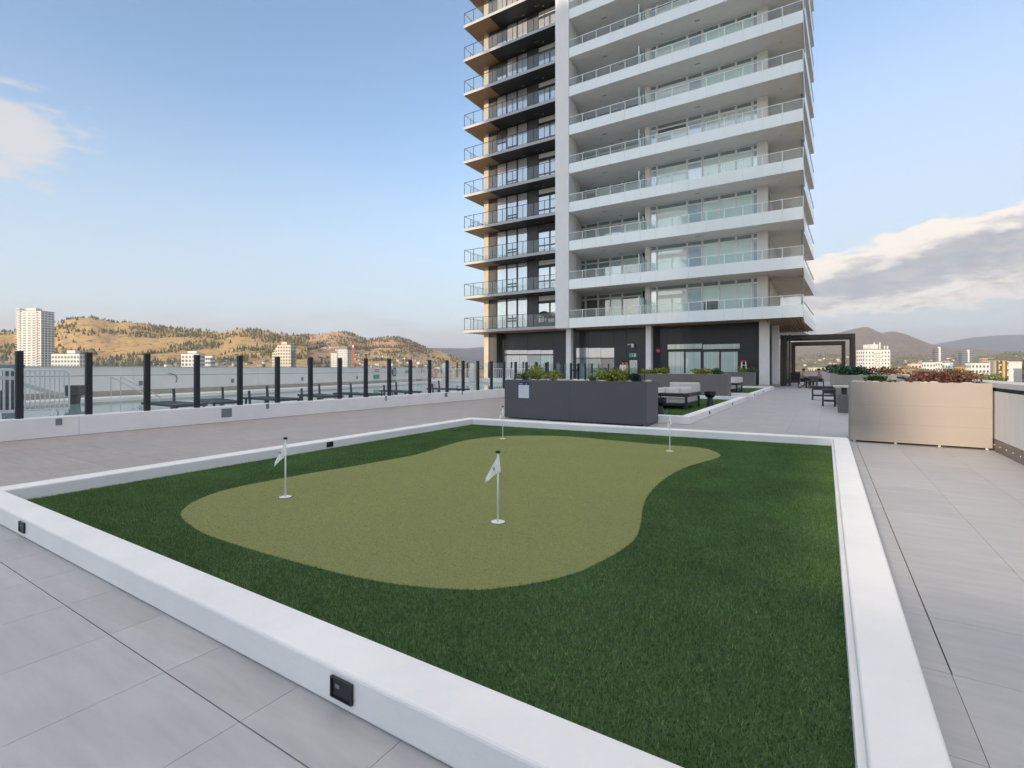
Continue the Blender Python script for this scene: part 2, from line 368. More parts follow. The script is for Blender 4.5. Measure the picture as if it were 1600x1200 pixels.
def Mwater():
    mt = M('pool_water', (.30,.47,.52,1), .06, var=.06, scale=.4, bump=.10, bscale=2.5, spec=.6); return mt
m['water'] = Mwater()

# ================================================================ SETTING
def in_poly(px, py, poly):
    inside = np.zeros(px.shape, bool); n = len(poly)
    for i in range(n):
        x1, y1 = poly[i]; x2, y2 = poly[(i+1) % n]
        c = ((y1 > py) != (y2 > py)) & (px < (x2-x1)*(py-y1)/((y2-y1) if y2 != y1 else 1e-9) + x1)
        inside ^= c
    return inside
GZ = -18.0
# the city floor: one sheet to the horizon
g = MB(); g.add([(-30000,-30000,GZ),(30000,-30000,GZ),(30000,30000,GZ),(-30000,30000,GZ)], [(0,1,2,3)])
tag(g.build('ground', m['valley']), kind='structure')

# ---- hills and mountains: height fields that follow a surveyed ridge line
def ridge_fn(pts):
    us = [p[0] for p in pts]; vs = [p[1] for p in pts]
    return lambda u: float(np.interp(u, us, vs))
def terrain(name, mat, pts, d0, d1, d2, nu, nd, rough, seed, base=GZ - 2, foot=None):
    rf = ridge_fn(pts); u0, u1 = pts[0][0], pts[-1][0]; vs = []; fs = []
    for i in range(nu + 1):
        u = u0 + (u1 - u0) * i / nu; v = rf(u)
        for j in range(nd + 1):
            t = j / nd; d = d0 + (d2 - d0) * t
            r = ray(u); x, y = r[0]*d, r[1]*d
            top = EYE + (HZ - v) / FPX * d1 - base
            if d <= d1:
                q = (d - d0) / (d1 - d0); sh = q * (.55 + .45 * q)
            else:
                q = (d - d1) / (d2 - d1); sh = 1 - .6 * q * q
            k = mnoise.fractal(Vector((x*rough + seed, y*rough, seed)), .9, 2.1, 6)
            k2 = mnoise.fractal(Vector((x*rough*.35 + seed, y*rough*.35, 5 + seed)), 1.0, 2.0, 3)
            env = min(1, 4 * (d - d0) / (d1 - d0)) * (1 if d < d1 * .93 else .35)
            hh = base + top * max(0, sh) + env * top * (.085 * k + .12 * k2 * (1 if d < d1*.93 else .2)) * (1 - .3 * sh)
            if abs(d - d1) < (d2 - d0) / nd * .6: hh = base + top * (1 + .012 * k)
            elif d < d1: hh = min(hh, EYE + (HZ - v) / FPX * d - 1.0 + .02 * top * k)
            vs.append((x, y, max(hh, base)))
    for i in range(nu):
        for j in range(nd):
            a = i*(nd+1)+j; fs.append((a, a+nd+1, a+nd+2, a+1))
    b = MB(); b.v = vs; b.f = fs
    return tag(b.build(name, mat, smooth=True), kind='structure'), vs
hillL = [(-420,540),(-300,515),(-200,508),(-120,518),(-60,520),(0,519),(22,519),(60,514),(85,511),(95,503),(110,499),(125,497),(142,497),(160,501),(180,505),(200,504),(220,506),(250,512),(290,515),(330,519),(345,521),(360,517),(375,515),(400,517),(430,521),(460,525),(480,527)]
hillM = [(430,540),(455,527),(475,524),(500,523),(520,520),(537,520),(550,523),(562,528),(575,532),(592,529),(610,527),(625,528),(640,533),(655,540),(672,546),(690,550),(705,554),(718,560),(732,567),(748,573),(770,576)]
HL, HLv = terrain('hills', m['hill'], hillL, 900, 1900, 2500, 230, 60, .0042, 3.3)
HM, HMv = terrain('hills', m['rocky'], hillM, 1100, 2300, 2900, 150, 50, .0046, 8.1)
terrain('mountains', m['mesa'], [(560,560),(640,548),(672,543),(700,543.5),(730,544),(770,541),(810,538),(860,535),(920,532),(1000,530),(1100,531),(1180,536),(1260,541),(1300,545)], 6000, 9000, 11000, 90, 18, .0006, 2.0)
terrain('mountains', m['mountain'], [(1120,570),(1180,548),(1230,536),(1262,528),(1285,525),(1300,522),(1318,518),(1335,513),(1350,510),(1358,511),(1366,515),(1374,519),(1380,520),(1388,518),(1398,518),(1412,521),(1425,526),(1440,532),(1455,538),(1480,543),(1520,546),(1580,549),(1680,553),(1800,560)], 3500, 6000, 7200, 170, 40, .0016, 6.0)
terrain('mountains', m['mesa'], [(1380,560),(1430,543),(1460,538),(1490,533),(1515,528),(1545,525),(1575,523.5),(1600,523),(1680,522),(1800,524),(2000,530),(2300,540)], 8500, 12500, 15000, 90, 18, .0006, 4.0)
FH_, FHv = terrain('foothills', m['valley'], [(1080,566),(1150,562),(1230,558),(1300,553),(1360,554),(1420,556),(1480,557),(1540,556),(1600,550),(1660,545),(1800,552)], 1500, 2900, 3400, 120, 26, .0035, 11.0)

# trees on the hillsides: far woods that read as one mass each
def hill_wood(name, label, verts, n, thr, seed, sz, zmin=GZ + 14):
    P = np.array(verts); rg = np.random.default_rng(seed); V = []; F = []; cnt = 0; tries = 0
    while cnt < n and tries < n * 30:
        tries += 1
        p = P[rg.integers(len(P))] ; x = p[0] + rg.normal(0, 7); y = p[1] + rg.normal(0, 7); z = p[2]
        if z < zmin: continue
        k = mnoise.fractal(Vector((x*.0052, y*.0052, seed)), 1, 2, 4) + .25 * mnoise.noise(Vector((x*.03, y*.03, 1)))
        hi = min(1, max(0, (z - 60) / 60))
        if k + .22 * hi + rg.normal(0, .10) < thr: continue
        h = sz * rg.uniform(.55, 1.35); r = h * rg.uniform(.20, .32); b = len(V); q = 5
        V.append((x, y, z + h)); a0 = rg.uniform(0, 6.3)
        for i in range(q): V.append((x + r*math.cos(a0 + 6.283*i/q), y + r*math.sin(a0 + 6.283*i/q), z + h*.12))
        for i in range(q): F.append((b, b+1+i, b+1+(i+1) % q))
        cnt += 1
    bb = MB(); bb.v = V; bb.f = F
    tag(bb.build(name, m['leaf_pine']), label, 'woodland', kind='stuff')
hill_wood('pine_wood', 'dark pines scattered over the golden hills on the left', HLv, 8200, .17, 3, 11.0)
hill_wood('pine_wood', 'scattered pines on the pinkish rocky hill beside the tower', HMv, 4200, .22, 5, 9.5)

hill_wood('valley_wood', 'dark trees scattered over the low slopes across the valley', [p for p in FHv if p[2] > GZ + 3], 2600, .10, 9, 10.0, GZ + 3)
# ---- terrace floor: slabs with open joints on a dark bed
XR, XL = 2.36, -12.96                                  # faces of the right parapet and of the pool kerb wall
terrace = rbox(XL - .3, XR + .3, -13.0, 66.0, -1.2, -.014).build('terrace_floor', m['joint']); tag(terrace, kind='structure')
WLOC[terrace.name] = Vector((0,0,0))
SX, SY, TX0, TY0 = .597, .6165, .475, 1.078
tile_me = {}
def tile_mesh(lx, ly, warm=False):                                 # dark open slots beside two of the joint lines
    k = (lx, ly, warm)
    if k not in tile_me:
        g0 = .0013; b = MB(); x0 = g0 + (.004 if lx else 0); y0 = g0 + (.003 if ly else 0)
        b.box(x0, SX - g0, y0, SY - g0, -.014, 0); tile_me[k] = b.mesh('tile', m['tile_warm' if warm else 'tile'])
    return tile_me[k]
cells = []
for i in range(-24, 5):
    for j in range(-2, 106):
        x, y = TX0 + i*SX, TY0 + j*SY; cx_, cy_ = x + SX/2, y + SY/2
        if x > XR - .02 or x + SX < XL + .02: continue
        if -6.6 < x and x + SX < 0.05 and 1.6 < y and y + SY < 9.6: continue       # under the turf
        d = -cx_*SN + cy_*CN; l = cx_*CN + cy_*SN
        vis = d > .3 and abs(l/d) < 1.12
        cells.append((math.hypot(cx_, cy_) if vis else 1e6 + cy_, i, j, x, y))
cells.sort()
far = MB(); far_w = MB()
for n_, (dd, i, j, x, y) in enumerate(cells):
    if n_ < 300 and dd < 1e5 and x > XL and x + SX < XR:
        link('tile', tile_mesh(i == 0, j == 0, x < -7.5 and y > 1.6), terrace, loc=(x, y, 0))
    else:
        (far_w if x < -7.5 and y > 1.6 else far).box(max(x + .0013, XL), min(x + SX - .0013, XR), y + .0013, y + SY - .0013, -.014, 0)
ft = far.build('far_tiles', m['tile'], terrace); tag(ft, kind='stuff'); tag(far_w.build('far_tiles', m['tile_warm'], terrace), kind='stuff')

# ---- right parapet
par = wempty('parapet_wall', (XR + .15, 20, 0)); tag(par, 'board-marked concrete parapet with pale coping along the right edge of the terrace', 'wall')
rbox(XR + .05, XR + .35, -12, 66, -1.2, 1.0).build('wall_core', m['joint'], par)
y = -11.0
while y < 64:
    rbox(XR + .012, XR + .06, y + .004, y + 2.396, .20, .985).build('panel', m['par_conc'], par); y += 2.4
rbox(XR + .002, XR + .05, -12, 66, 0.002, .195).build('skirting', m['skirt'], par)
sk = MB()
for i in range(36): sk.lathe([(.012,0),(.012,.004)], (0,0,0), 6) if False else sk.box(XR - .004, XR + .006, 2 + i*.33, 2.018 + i*.33, .095, .113)
sk.build('screws', m['coping'], par)
rbox(XR - .01, XR + .42, -12, 66, 1.045, 1.13).build('coping', m['coping'], par, bevel=.01)
rbox(XR + .02, XR + .30, -12, 66, 1.0, 1.045).build('shadow_gap', m['joint'], par)
fp = wempty('parapet_wall', (-6, 65.5, 0)); tag(fp, 'low parapet across the far end of the terrace behind the pergola', 'wall')
rbox(-12.9, XR, 65.2, 65.5, 0, 1.05).build('wall_core', m['par_conc'], fp); rbox(-12.9, XR - .012, 65.15, 65.55, 1.05, 1.12).build('coping', m['coping'], fp)

# ---- pool side: kerb wall, raised deck, basin, back wall
kw = wempty('pool_kerb_wall', (XL, 10, 0)); tag(kw, 'long low white kerb wall that carries the glass pool fence', 'wall')
yy = -12.0
while yy < 44:
    rbox(XL - .30, XL, yy, min(yy + 8, 44) - .002, 0, .40).build('wall_section', m['white'], kw, bevel=.012); yy += 8
for n_, (u, v, w_, hh_) in enumerate(((92,659,.10,.13),(354,645,.26,.22),(418,634.5,.085,.14),(603,622.5,.07,.16),(697,617,.16,.16),(722,614,.06,.16))):
    yb = by(u, XL); zb = EYE + ray(u, v)[2] * yb / ray(u)[1]
    o = rbox(XL, XL + .012, yb - w_/2, yb + w_/2, zb - hh_/2, zb + hh_/2).build('cover_plate', m['grey_plate'], kw, bevel=.004)
PD = .33
deck = MB(); deck.prism([(XL-.302,-12),(XL-.302,44),(-40,44),(-40,-12)], -.6, PD - .05)
tag(deck.build('pool_deck', m['pool_deck']), kind='structure')
wp = MB(); wp.prism([(-14.0,-10),(-14.0,27.5),(-24.2,27.5),(-19.5,6),(-19.5,-10)], PD - .05 + .004, PD - .03)
tag(wp.build('pool_water', m['water']), kind='structure')
# angled back wall
WA, WB = Vector((-19.6, -3.0, 0)), Vector((-27.6, 31.5, 0)); wd = (WB - WA).normalized(); wn = Vector((wd.y, -wd.x, 0))
pw = wempty('pool_back_wall', tuple((WA + WB) / 2)); tag(pw, 'long pale grey wall with a groove closing off the far side of the pool', 'wall')
def wallbox(t0, t1, o0, o1, z0, z1):                   # a box along the back wall
    p = [WA + wd*t0 - wn*o1, WA + wd*t1 - wn*o1, WA + wd*t1 - wn*o0, WA + wd*t0 - wn*o0]
    return MB().prism([(q.x, q.y) for q in p], z0, z1)
WLN = (WB - WA).length
for t in range(0, 6):
    t0, t1 = WLN*t/6, WLN*(t+1)/6 - .01
    wallbox(t0, t1, 0, .3, .55, 1.10).build('lower_panel', m['pool_wall'], pw); wallbox(t0, t1, .01, .3, 1.115, 1.41).build('upper_panel', m['pool_wall'], pw)
wallbox(0, WLN, .03, .28, .2, 1.41).build('wall_core', m['grey_panel'], pw)
wallbox(0, WLN, -.02, .3, .27, .55).build('base_band', m['pool_band'], pw)
wallbox(0, WLN, -.02, .32, 1.41, 1.44).build('coping', m['coping'], pw)
wallbox(0, WLN, -1.3, -.03, .2, .36).build('ledge', m['white'], pw)
def on_wall(u, off=0.02):                              # point of the back wall seen along bearing u
    r = ray(u); den = r[0]*wn.x + r[1]*wn.y; t = (WA.x*wn.x + WA.y*wn.y) / den
    return Vector((r[0]*t, r[1]*t, 0)) + wn*off, t
WRZ = math.atan2(wd.y, wd.x)                           # local +x along the wall

# ================================================================ PUTTING GREEN
pgm = wempty('putting_green', (-3.4, 5.8, 0)); tag(pgm, 'artificial turf putting green in a white kerbed frame', 'putting green')
HC = .16
O = [(-7.12,1.33),(.327,1.33),(.335,10.47),(-7.43,9.94)]; I = [(-6.88,1.535),(.11,1.565),(.112,10.24),(-7.15,9.64)]
for a in range(4):
    b = (a + 1) % 4
    MB().prism([O[a], O[b], I[b], I[a]], 0.001, HC).build('kerb', m['white'], pgm, bevel=.016, seg=3)
rbox(.085, .112, 1.57, 10.23, .01, .105).build('inner_ledge', m['white'], pgm, bevel=.004)
inner = [(I[0][0]-.01, I[0][1]-.01),(I[1][0]+.01, I[1][1]-.01),(I[2][0]+.01, I[2][1]+.01),(I[3][0]-.01, I[3][1]+.01)]
MB().prism(inner, .004, .022).build('turf_backing', m['turf_base'], pgm)
GP = [(283,803),(286,793.5),(303,781),(337.5,767),(370,758.5),(406,751.5),(447,744),(494,735.6),(545,727.5),(587.5,720),(622,714),(650,708.5),(681,699.7),(712.5,690),(744,684),(787.5,680),(853,679.4),(900,681.3),(962.5,687),(1005,691),(1040.6,693.8),(1087.5,697),(1112.5,702),(1126,709.5),(1115.6,715.3),(1087.5,723),(1062.5,732),(1037.5,746.6),(1015.6,767),(1004.7,788.8),(1001.6,812),(993.7,835.6),(972,855),(931,877),(900,890.5),(837.5,906),(759,916),(697,915),(619,908),(556,897),(494,882.5),(431,865.5),(400,856.6),(328,834),(297,817)]
pts = [gp(u, v, .045) for u, v in GP]
def smooth_closed(P, k=4):                             # Catmull-Rom through the surveyed outline
    n = len(P); out = []
    for i in range(n):
        p0, p1, p2, p3 = P[i-1], P[i], P[(i+1) % n], P[(i+2) % n]
        for j in range(k):
            t = j / k
            out.append(.5*((2*p1) + (p2-p0)*t + (2*p0-5*p1+4*p2-p3)*t*t + (3*p1-p0-3*p2+p3)*t**3))
    return out
gpoly = [(p.x, p.y) for p in smooth_closed(pts)]
MB().prism(gpoly, .0225, .027).build('putting_surface', m['green'], pgm)
def blades(n, test, hmin, hmax, w, name, mat, z0, lean):
    x = rng.uniform(-7.2, .15, n); y = rng.uniform(1.5, 10.3, n); k = test(x, y); x, y = x[k], y[k]; n = len(x)
    a = rng.uniform(0, 6.283, n); hh = rng.uniform(hmin, hmax, n); ln = rng.normal(0, lean, (n, 2)); ww = w * rng.uniform(.7, 1.3, n)
    dx, dy = np.cos(a)*ww/2, np.sin(a)*ww/2
    V = np.empty((n, 3, 3)); V[:,0,0] = x-dx; V[:,0,1] = y-dy; V[:,1,0] = x+dx; V[:,1,1] = y+dy; V[:,:2,2] = z0
    V[:,2,0] = x + ln[:,0]; V[:,2,1] = y + ln[:,1]; V[:,2,2] = z0 + hh
    me = bpy.data.meshes.new(name); me.vertices.add(3*n); me.vertices.foreach_set('co', V.reshape(-1))
    me.loops.add(3*n); me.loops.foreach_set('vertex_index', np.arange(3*n, dtype=np.int32))
    me.polygons.add(n); me.polygons.foreach_set('loop_start', np.arange(0, 3*n, 3, dtype=np.int32)); me.polygons.foreach_set('loop_total', np.full(n, 3, np.int32))
    me.update(); me.materials.append(mat); o = link(name, me, pgm); tag(o, kind='stuff'); return o
blades(980000, lambda x, y: in_poly(x, y, inner) & ~in_poly(x, y, gpoly), .013, .026, .0058, 'turf_blades', m['turf'], .018, .008)
blades(700000, lambda x, y: in_poly(x, y, gpoly), .003, .007, .005, 'putting_blades', m['green_blade'], .0262, .003)
cup_me = MB().lathe([(.056,0),(.060,.004),(.052,.007),(.050,.002)], n=24).mesh('cup', m['paint_white'], False)

def flagstick(u, v, label, fold, tip, sag, mark):
    b = gp(u, v, .030); f_ = empty('flagstick', tuple(b)); f_.rotation_euler[2] = YAW          # flags hang across the view
    tag(f_, label, 'golf flag', 'flagsticks on the putting green')
    MB().tube((0,0,0), (0,0,.60), .0088, .0075, 10).build('pole', m['paint_white'], f_, smooth=True)
    link('cup_ring', cup_me, f_)
    MB().lathe([(.008,.596),(.021,.600),(.023,.610),(.016,.619),(.004,.622)], n=14).build('cap', m['black'], f_, smooth=True)
    # drooping cloth: a grid hung from the pole, folds running down it
    nu, nv = 16, 12; V = []
    for i in range(nu + 1):
        s_ = i / nu
        for j in range(nv + 1):
            t = j / nv
            topz = .592 - .21 * sag * s_ ; botz = .592 - .155 - (.21*sag - .155 + .05) * s_ ** 1.2 * (1 if sag > .5 else .6)
            x = .010 - (tip + .010) * s_ * (.92 + .08*t); x += (.016 * t * (1 - s_))
            yv = -.010 - fold * .018 * math.sin(s_ * 9 + t * 1.4) * (.35 + .65*t) * (1 - .2*s_)
            V.append((x, yv, topz + (botz - topz) * t))
    b_ = MB(); b_.v = V; b_.f = [(i*(nv+1)+j, (i+1)*(nv+1)+j, (i+1)*(nv+1)+j+1, i*(nv+1)+j+1) for i in range(nu) for j in range(nv)]
    c_ = b_.build('flag', m['flag'], f_, smooth=True); so_ = c_.modifiers.new('solid', 'SOLIDIFY'); so_.thickness = .0012
    mk = MB()
    for (ax, az, ww, hh) in mark: mk.box(ax, ax + ww, -.031, -.0295, az, az + hh)
    o = mk.build('printed_emblem', M('emblem_ink', (.16,.15,.14,1), .8) if 'emblem_ink' not in bpy.data.materials else bpy.data.materials['emblem_ink'], c_)
flagstick(778, 815.5, 'tallest-looking nearest white flag on the putting green', 1.0, .115, .98, [(-.046,.470,.020,.006),(-.039,.452,.010,.016)])
flagstick(446, 776.5, 'white flag nearest the left kerb of the putting green', .7, .115, 1.1, [(-.058,.462,.026,.008),(-.046,.452,.012,.008)])
flagstick(785.5, 685.5, 'white flag in front of the corner of the charcoal planter', 1.1, .075, .85, [(-.030,.468,.016,.014)])
flagstick(1046.5, 705, 'white flag at the narrow right end of the green', 1.3, .050, .8, [(-.024,.462,.018,.014)])

# black step lights let into the kerbs
def step_light(loc, rz, w_, h_, label, group='step lights let into the white kerbs'):
    e = empty('step_light', loc, rz); tag(e, label, 'light fixture', group)
    f_ = MB(); f_.box(-w_/2, w_/2, -.012, 0, h_*.44, h_/2); f_.box(-w_/2, w_/2, -.012, 0, -h_/2, -h_*.44); f_.box(-w_/2, -w_*.44, -.012, 0, -h_*.44, h_*.44); f_.box(w_*.44, w_/2, -.012, 0, -h_*.44, h_*.44)
    f_.build('bezel', m['black'], e); rbox(-w_*.44, w_*.44, -.006, 0, -h_*.44, h_*.44).build('lens', m['black'], e)
    rbox(-w_*.28, -w_*.08, -.009, -.006, .02*h_, h_*.2).build('lamp', m['grey_plate'], e)
xk = lambda u: bx(u, 1.33)
step_light((xk(536), 1.328, .088), 0, .125, .082, 'black step light on the near kerb, large at the bottom of the picture')
step_light((xk(36), 1.328, .088), 0, .125, .082, 'black step light near the left end of the near kerb')
lk = gp(514, 692, .10); yl_ = by(514, -7.03); step_light((-6.88 - .27*(yl_-1.535)/8.105 + .002, yl_, .098), R(90)+R(1.9), .125, .082, 'black step light on the inner face of the left kerb')
step_light((bx(962, 10.0), 10.0 - .005, .10), R(4), .125, .082, 'black step light on the far kerb below the charcoal planter')

# ================================================================ POOL FENCE AND POOL THINGS
PXF = -13.11; y0f = by(30, PXF); stepf = 1.068
fence = wempty('pool_fence', (PXF, 16, .40)); tag(fence, 'glass pool fence with charcoal posts standing on the white kerb wall', 'fence')
pm = MB().box(-.05, .05, -.052, .052, .0, 1.30).mesh('post', m['post']); gm = MB().box(-.006, .006, .056, stepf - .056, .03, 1.22).mesh('glass_pane', m['glass'])
bm_ = MB().box(-.075, .075, -.075, .075, 0, .014).mesh('base_plate', m['post'])
NP = 27
for i in range(-3, NP):
    y = y0f + stepf*i
    o = link('post', pm, fence, loc=(PXF, y, .401)); link('base_plate', bm_, o, loc=(0,0,0)) if False else None
    if i < NP - 1 and i not in (23,): link('glass_pane', gm, fence, loc=(PXF, y, .401))
# gate in the run
gy = y0f + stepf*23
gt = MB(); gt.box(PXF-.03, PXF+.03, gy+.06, gy+.12, .45, 1.62); gt.box(PXF-.03, PXF+.03, gy+stepf-.12, gy+stepf-.06, .45, 1.62); gt.box(PXF-.03, PXF+.03, gy+.12, gy+stepf-.12, 1.56, 1.62); gt.box(PXF-.03, PXF+.03, gy+.12, gy+stepf-.12, .45, .51); gt.box(PXF-.03, PXF+.03, gy+.12, gy+stepf-.12, 1.22, 1.30)
gt.build('gate', m['post'], fence)
# far fence by the tower
ff = wempty('pool_fence', (-23, 32.6, .4)); tag(ff, 'far run of charcoal posts and glass between pool and tower', 'fence')
fw = wempty('pool_end_wall', (-23, 32.8, 0)); tag(fw, 'low white wall at the tower end of the pool', 'wall')
rbox(-27.2, -14.0, 32.6, 32.9, PD - .05, .62).build('wall_section', m['white'], fw, bevel=.01)
pm2 = MB().box(-.05, .05, -.05, .05, 0, 1.25).mesh('post', m['post']); gm2 = MB().box(.056, 1.0, -.006, .006, .03, 1.18).mesh('glass_pane', m['glass'])
for i in range(12):
    link('post', pm2, ff, loc=(-26.9 + 1.06*i, 32.75, .621))
    if i < 11: link('glass_pane', gm2, ff, loc=(-26.9 + 1.06*i, 32.75, .621))
for n_, u in enumerate((697, 740)):
    o = rbox(-.22, .22, -.22, .22, 0, 1.5).build('pillar', m['par_conc'], bevel=.01); o.location = (bx(u, 32.0), 32.0, PD-.05); tag(o, ['square concrete pillar at the right end of the pool back wall','slim pale pillar standing behind the far pool fence'][n_], 'pillar', 'pool pillars')

def barrier(loc, rz, L_, H_, label, mat=m['steel'], nb=17):
    e = empty('crowd_barrier', loc, rz); tag(e, label, 'barrier', 'crowd barriers around the pool')
    f_ = MB(); c = .12
    f_.path([(0,0,.12),(0,0,H_-c),(.03,0,H_-.03),(c,0,H_),(L_-c,0,H_),(L_-.03,0,H_-.03),(L_,0,H_-c),(L_,0,.12),(0,0,.12)], .019)
    f_.build('frame', mat, e)
    for i in range(1, nb): MB().tube((L_*i/nb, 0, .12), (L_*i/nb, 0, H_), .013, n=5).build('bar', mat, e)
    for x in (.25, L_-.25): MB().path([(x,-.28,0),(x,-.1,.12),(x,.1,.12),(x,.28,0)], .015).build('foot', mat, e)
b0 = gp(108, 650, PD); b1 = gp(40, 656, PD)
barrier((-15.0, by(108, -15.0), PD-.03), R(180) + R(62), 2.2, 1.02, 'steel crowd barrier right behind the second fence post from the left', nb=26)
barrier((-14.9, by(26, -14.9), PD-.03), R(180) + R(80), 2.2, 1.05, 'steel crowd barrier at the far left edge of the pool', nb=22)
p_, t_ = on_wall(602, .9); barrier((p_.x, p_.y, .36), WRZ, 2.6, 1.0, 'pale crowd barrier below the red and green wall sign', m['paint_white'], 16)
p_, t_ = on_wall(645, .9); barrier((p_.x, p_.y, .36), WRZ, 2.8, 1.0, 'pale crowd barrier below the orange life ring', m['paint_white'], 16)
barrier((bx(702, 31.6), 31.6, PD-.03), 0, 2.3, 1.05, 'pale crowd barrier left of the tower column by the far fence', m['paint_white'], 16)
barrier((bx(768, 31.4), 31.4, PD-.03), 0, 2.6, 1.05, 'pale crowd barrier in front of the dark tower entrance', m['paint_white'], 16)
barrier((bx(800, 31.2), 31.2, PD-.03), 0, 2.6, 1.05, 'pale crowd barrier half hidden by the lime shrubs', m['paint_white'], 16)

# things on the pool wall
def wall_thing(name, u, z, w_, h_, mat, label, cat, extra=None):
    p, t = on_wall(u, .012); e = empty(name, (p.x, p.y, z), WRZ); tag(e, label, cat)
    rbox(-w_/2, w_/2, -.012, 0, -h_/2, h_/2).build('panel', mat, e)
    if extra: extra(e)
def sgn(e):
    rbox(-.26, .26, -.018, -.012, .10, .30).build('red_print', m['red'], e); rbox(-.30, .30, -.018, -.012, -.36, -.06).build('green_print', m['exit'], e)
    for i in range(4): rbox(-.2 + .11*i, -.13 + .11*i, -.021, -.018, .15, .25).build('white_mark', m['paint_white'], e)
    rbox(-.38, -.31, -.02, -.012, -.34, -.1).build('dark_edge', m['black'], e)
wall_thing('pool_sign', 588.5, 1.02, .66, .86, m['paint_white'], 'white pool notice with red and green prints on the back wall', 'sign', sgn)
wall_thing('wall_plate', 636, 1.12, .55, .22, m['grey_plate'], 'small grey plate on the back wall between two fence posts', 'plate')
def rm(e):
    for a, b, c, d in ((-.2,-.12,-.1,.22),(-.12,.02,.14,.2),(.08,.2,-.02,.14),(.02,.1,-.1,-.04)): rbox(a, b, -.018, -.012, c, d).build('red_print', m['red'], e)
wall_thing('pool_sign', 660, 1.10, .58, .5, m['paint_white'], 'white notice with small red symbols left of the life ring', 'sign', rm)
for n_, u in enumerate((219.5, 363, 472, 557.5)):
    p, t = on_wall(u, .01); e = rbox(-.07, .07, -.03, 0, -.09, .09).build('wall_outlet', m['grey_plate'], bevel=.01); e.location = (p.x, p.y, .80); e.rotation_euler[2] = WRZ
    tag(e, ['small dark outlet box on the back wall left of the third fence post','small dark outlet box on the back wall left of the fifth fence post','small dark outlet box on the back wall right of the sixth fence post','small dark outlet box on the back wall near the red and green sign'][n_], 'outlet', 'outlet boxes on the pool wall')
def ring(u, z, Rr, rr, mat, label):
    p, t = on_wall(u, .12); e = empty('life_ring', (p.x, p.y, z), WRZ); tag(e, label, 'life ring')
    MB().torus((0,0,0), (0,1,0), Rr, rr, 28, 8).build('ring', mat, e, smooth=True)
    for k in range(4):
        a = R(45 + 90*k); MB().torus((math.cos(a)*Rr, 0, math.sin(a)*Rr), (-math.sin(a), 0, math.cos(a)), rr*1.02, .02, 10, 5).build('band', m['paint_white'], e)
    rbox(-.03, .03, 0, .12, -.03, .03).build('bracket', m['steel'], e)
ring(676, .93, .34, .10, m['orange'], 'orange life ring hanging at the right end of the pool wall')
ring(614, 1.12, .26, .05, m['navy'], 'thin dark blue hoop hanging on the pool wall')
# handrails of the pool steps
p, t = on_wall(146, .9); hr = wempty('step_handrail', (p.x, p.y, 0)); tag(hr, 'pair of slanting pale handrails running down to the pool from the back wall', 'handrail')
for off in (0, .32):
    a = p + wn*0 + wd*off; b_ = a + wn*1.1 + wd*.62
    MB().path([(a.x, a.y, 1.08),(b_.x, b_.y, .34)], .025).build('rail', m['coping'], hr); MB().path([(a.x, a.y, 1.08),(a.x, a.y, .3)], .02).build('post', m['coping'], hr)
cb = MB(); pp = []
for i in range(14):
    q, t = on_wall(262 + 14*math.sin(i*.16), .03); pp.append((q.x, q.y, 1.16 - .0022*i*i))
cb.path(pp, .012); tag(cb.build('loose_cable', m['black']), 'thin dark cable drooping on the pool back wall', 'cable')

# dark sun loungers on the deck behind the glass
def lounger():
    e = empty('sun_lounger')
    f_ = MB(); f_.bar((-.34,-.95,.16),(-.34,.95,.16), .05, .06); f_.bar((.34,-.95,.16),(.34,.95,.16), .05, .06); f_.bar((-.34,-.95,.16),(.34,-.95,.16), .05, .06); f_.bar((-.34,.95,.16),(.34,.95,.16), .05, .06); f_.build('frame', m['dark_frame'], e)
    for x in (-.32, .32):
        for y in (-.85, .85): MB().bar((x,y,0),(x,y,.14), .05).build('leg', m['dark_frame'], e)
    for i in range(14): MB().bar((-.32,-.88 + .135*i,.175),(.32,-.88 + .135*i,.175), .075, .02).build('slat', m['dark_frame'], e)
    MB().bar((.37,.80,.0),(.37,.86,.52), .06, .05).build('upright', m['dark_frame'], e); MB().bar((-.37,.55,.0),(-.37,.60,.40), .06, .05).build('upright', m['dark_frame'], e)
    return e
lg = lounger(); lab = ['second','third','fourth','fifth','sixth','seventh','eighth']
names = ['dark slatted sun lounger nearest the viewer along the pool fence','dark slatted sun lounger between the fourth and fifth fence posts','dark slatted sun lounger in the middle of the row behind the glass','dark slatted sun lounger seen just right of the middle fence posts','dark slatted sun lounger below the red and green pool sign','dark slatted sun lounger below the orange life ring','last dark slatted sun lounger towards the tower']
for i, u in enumerate((272, 340, 425, 500, 560, 625, 700)):
    o = lg if i == 0 else copy_tree(lg)
    xx = -14.35 - .18*(i % 2); o.location = (xx, by(u, xx), PD - .045); o.rotation_euler[2] = R(90) if i % 2 == 0 else R(78)
    tag(o, names[i], 'sun lounger', 'dark sun loungers behind the pool fence')
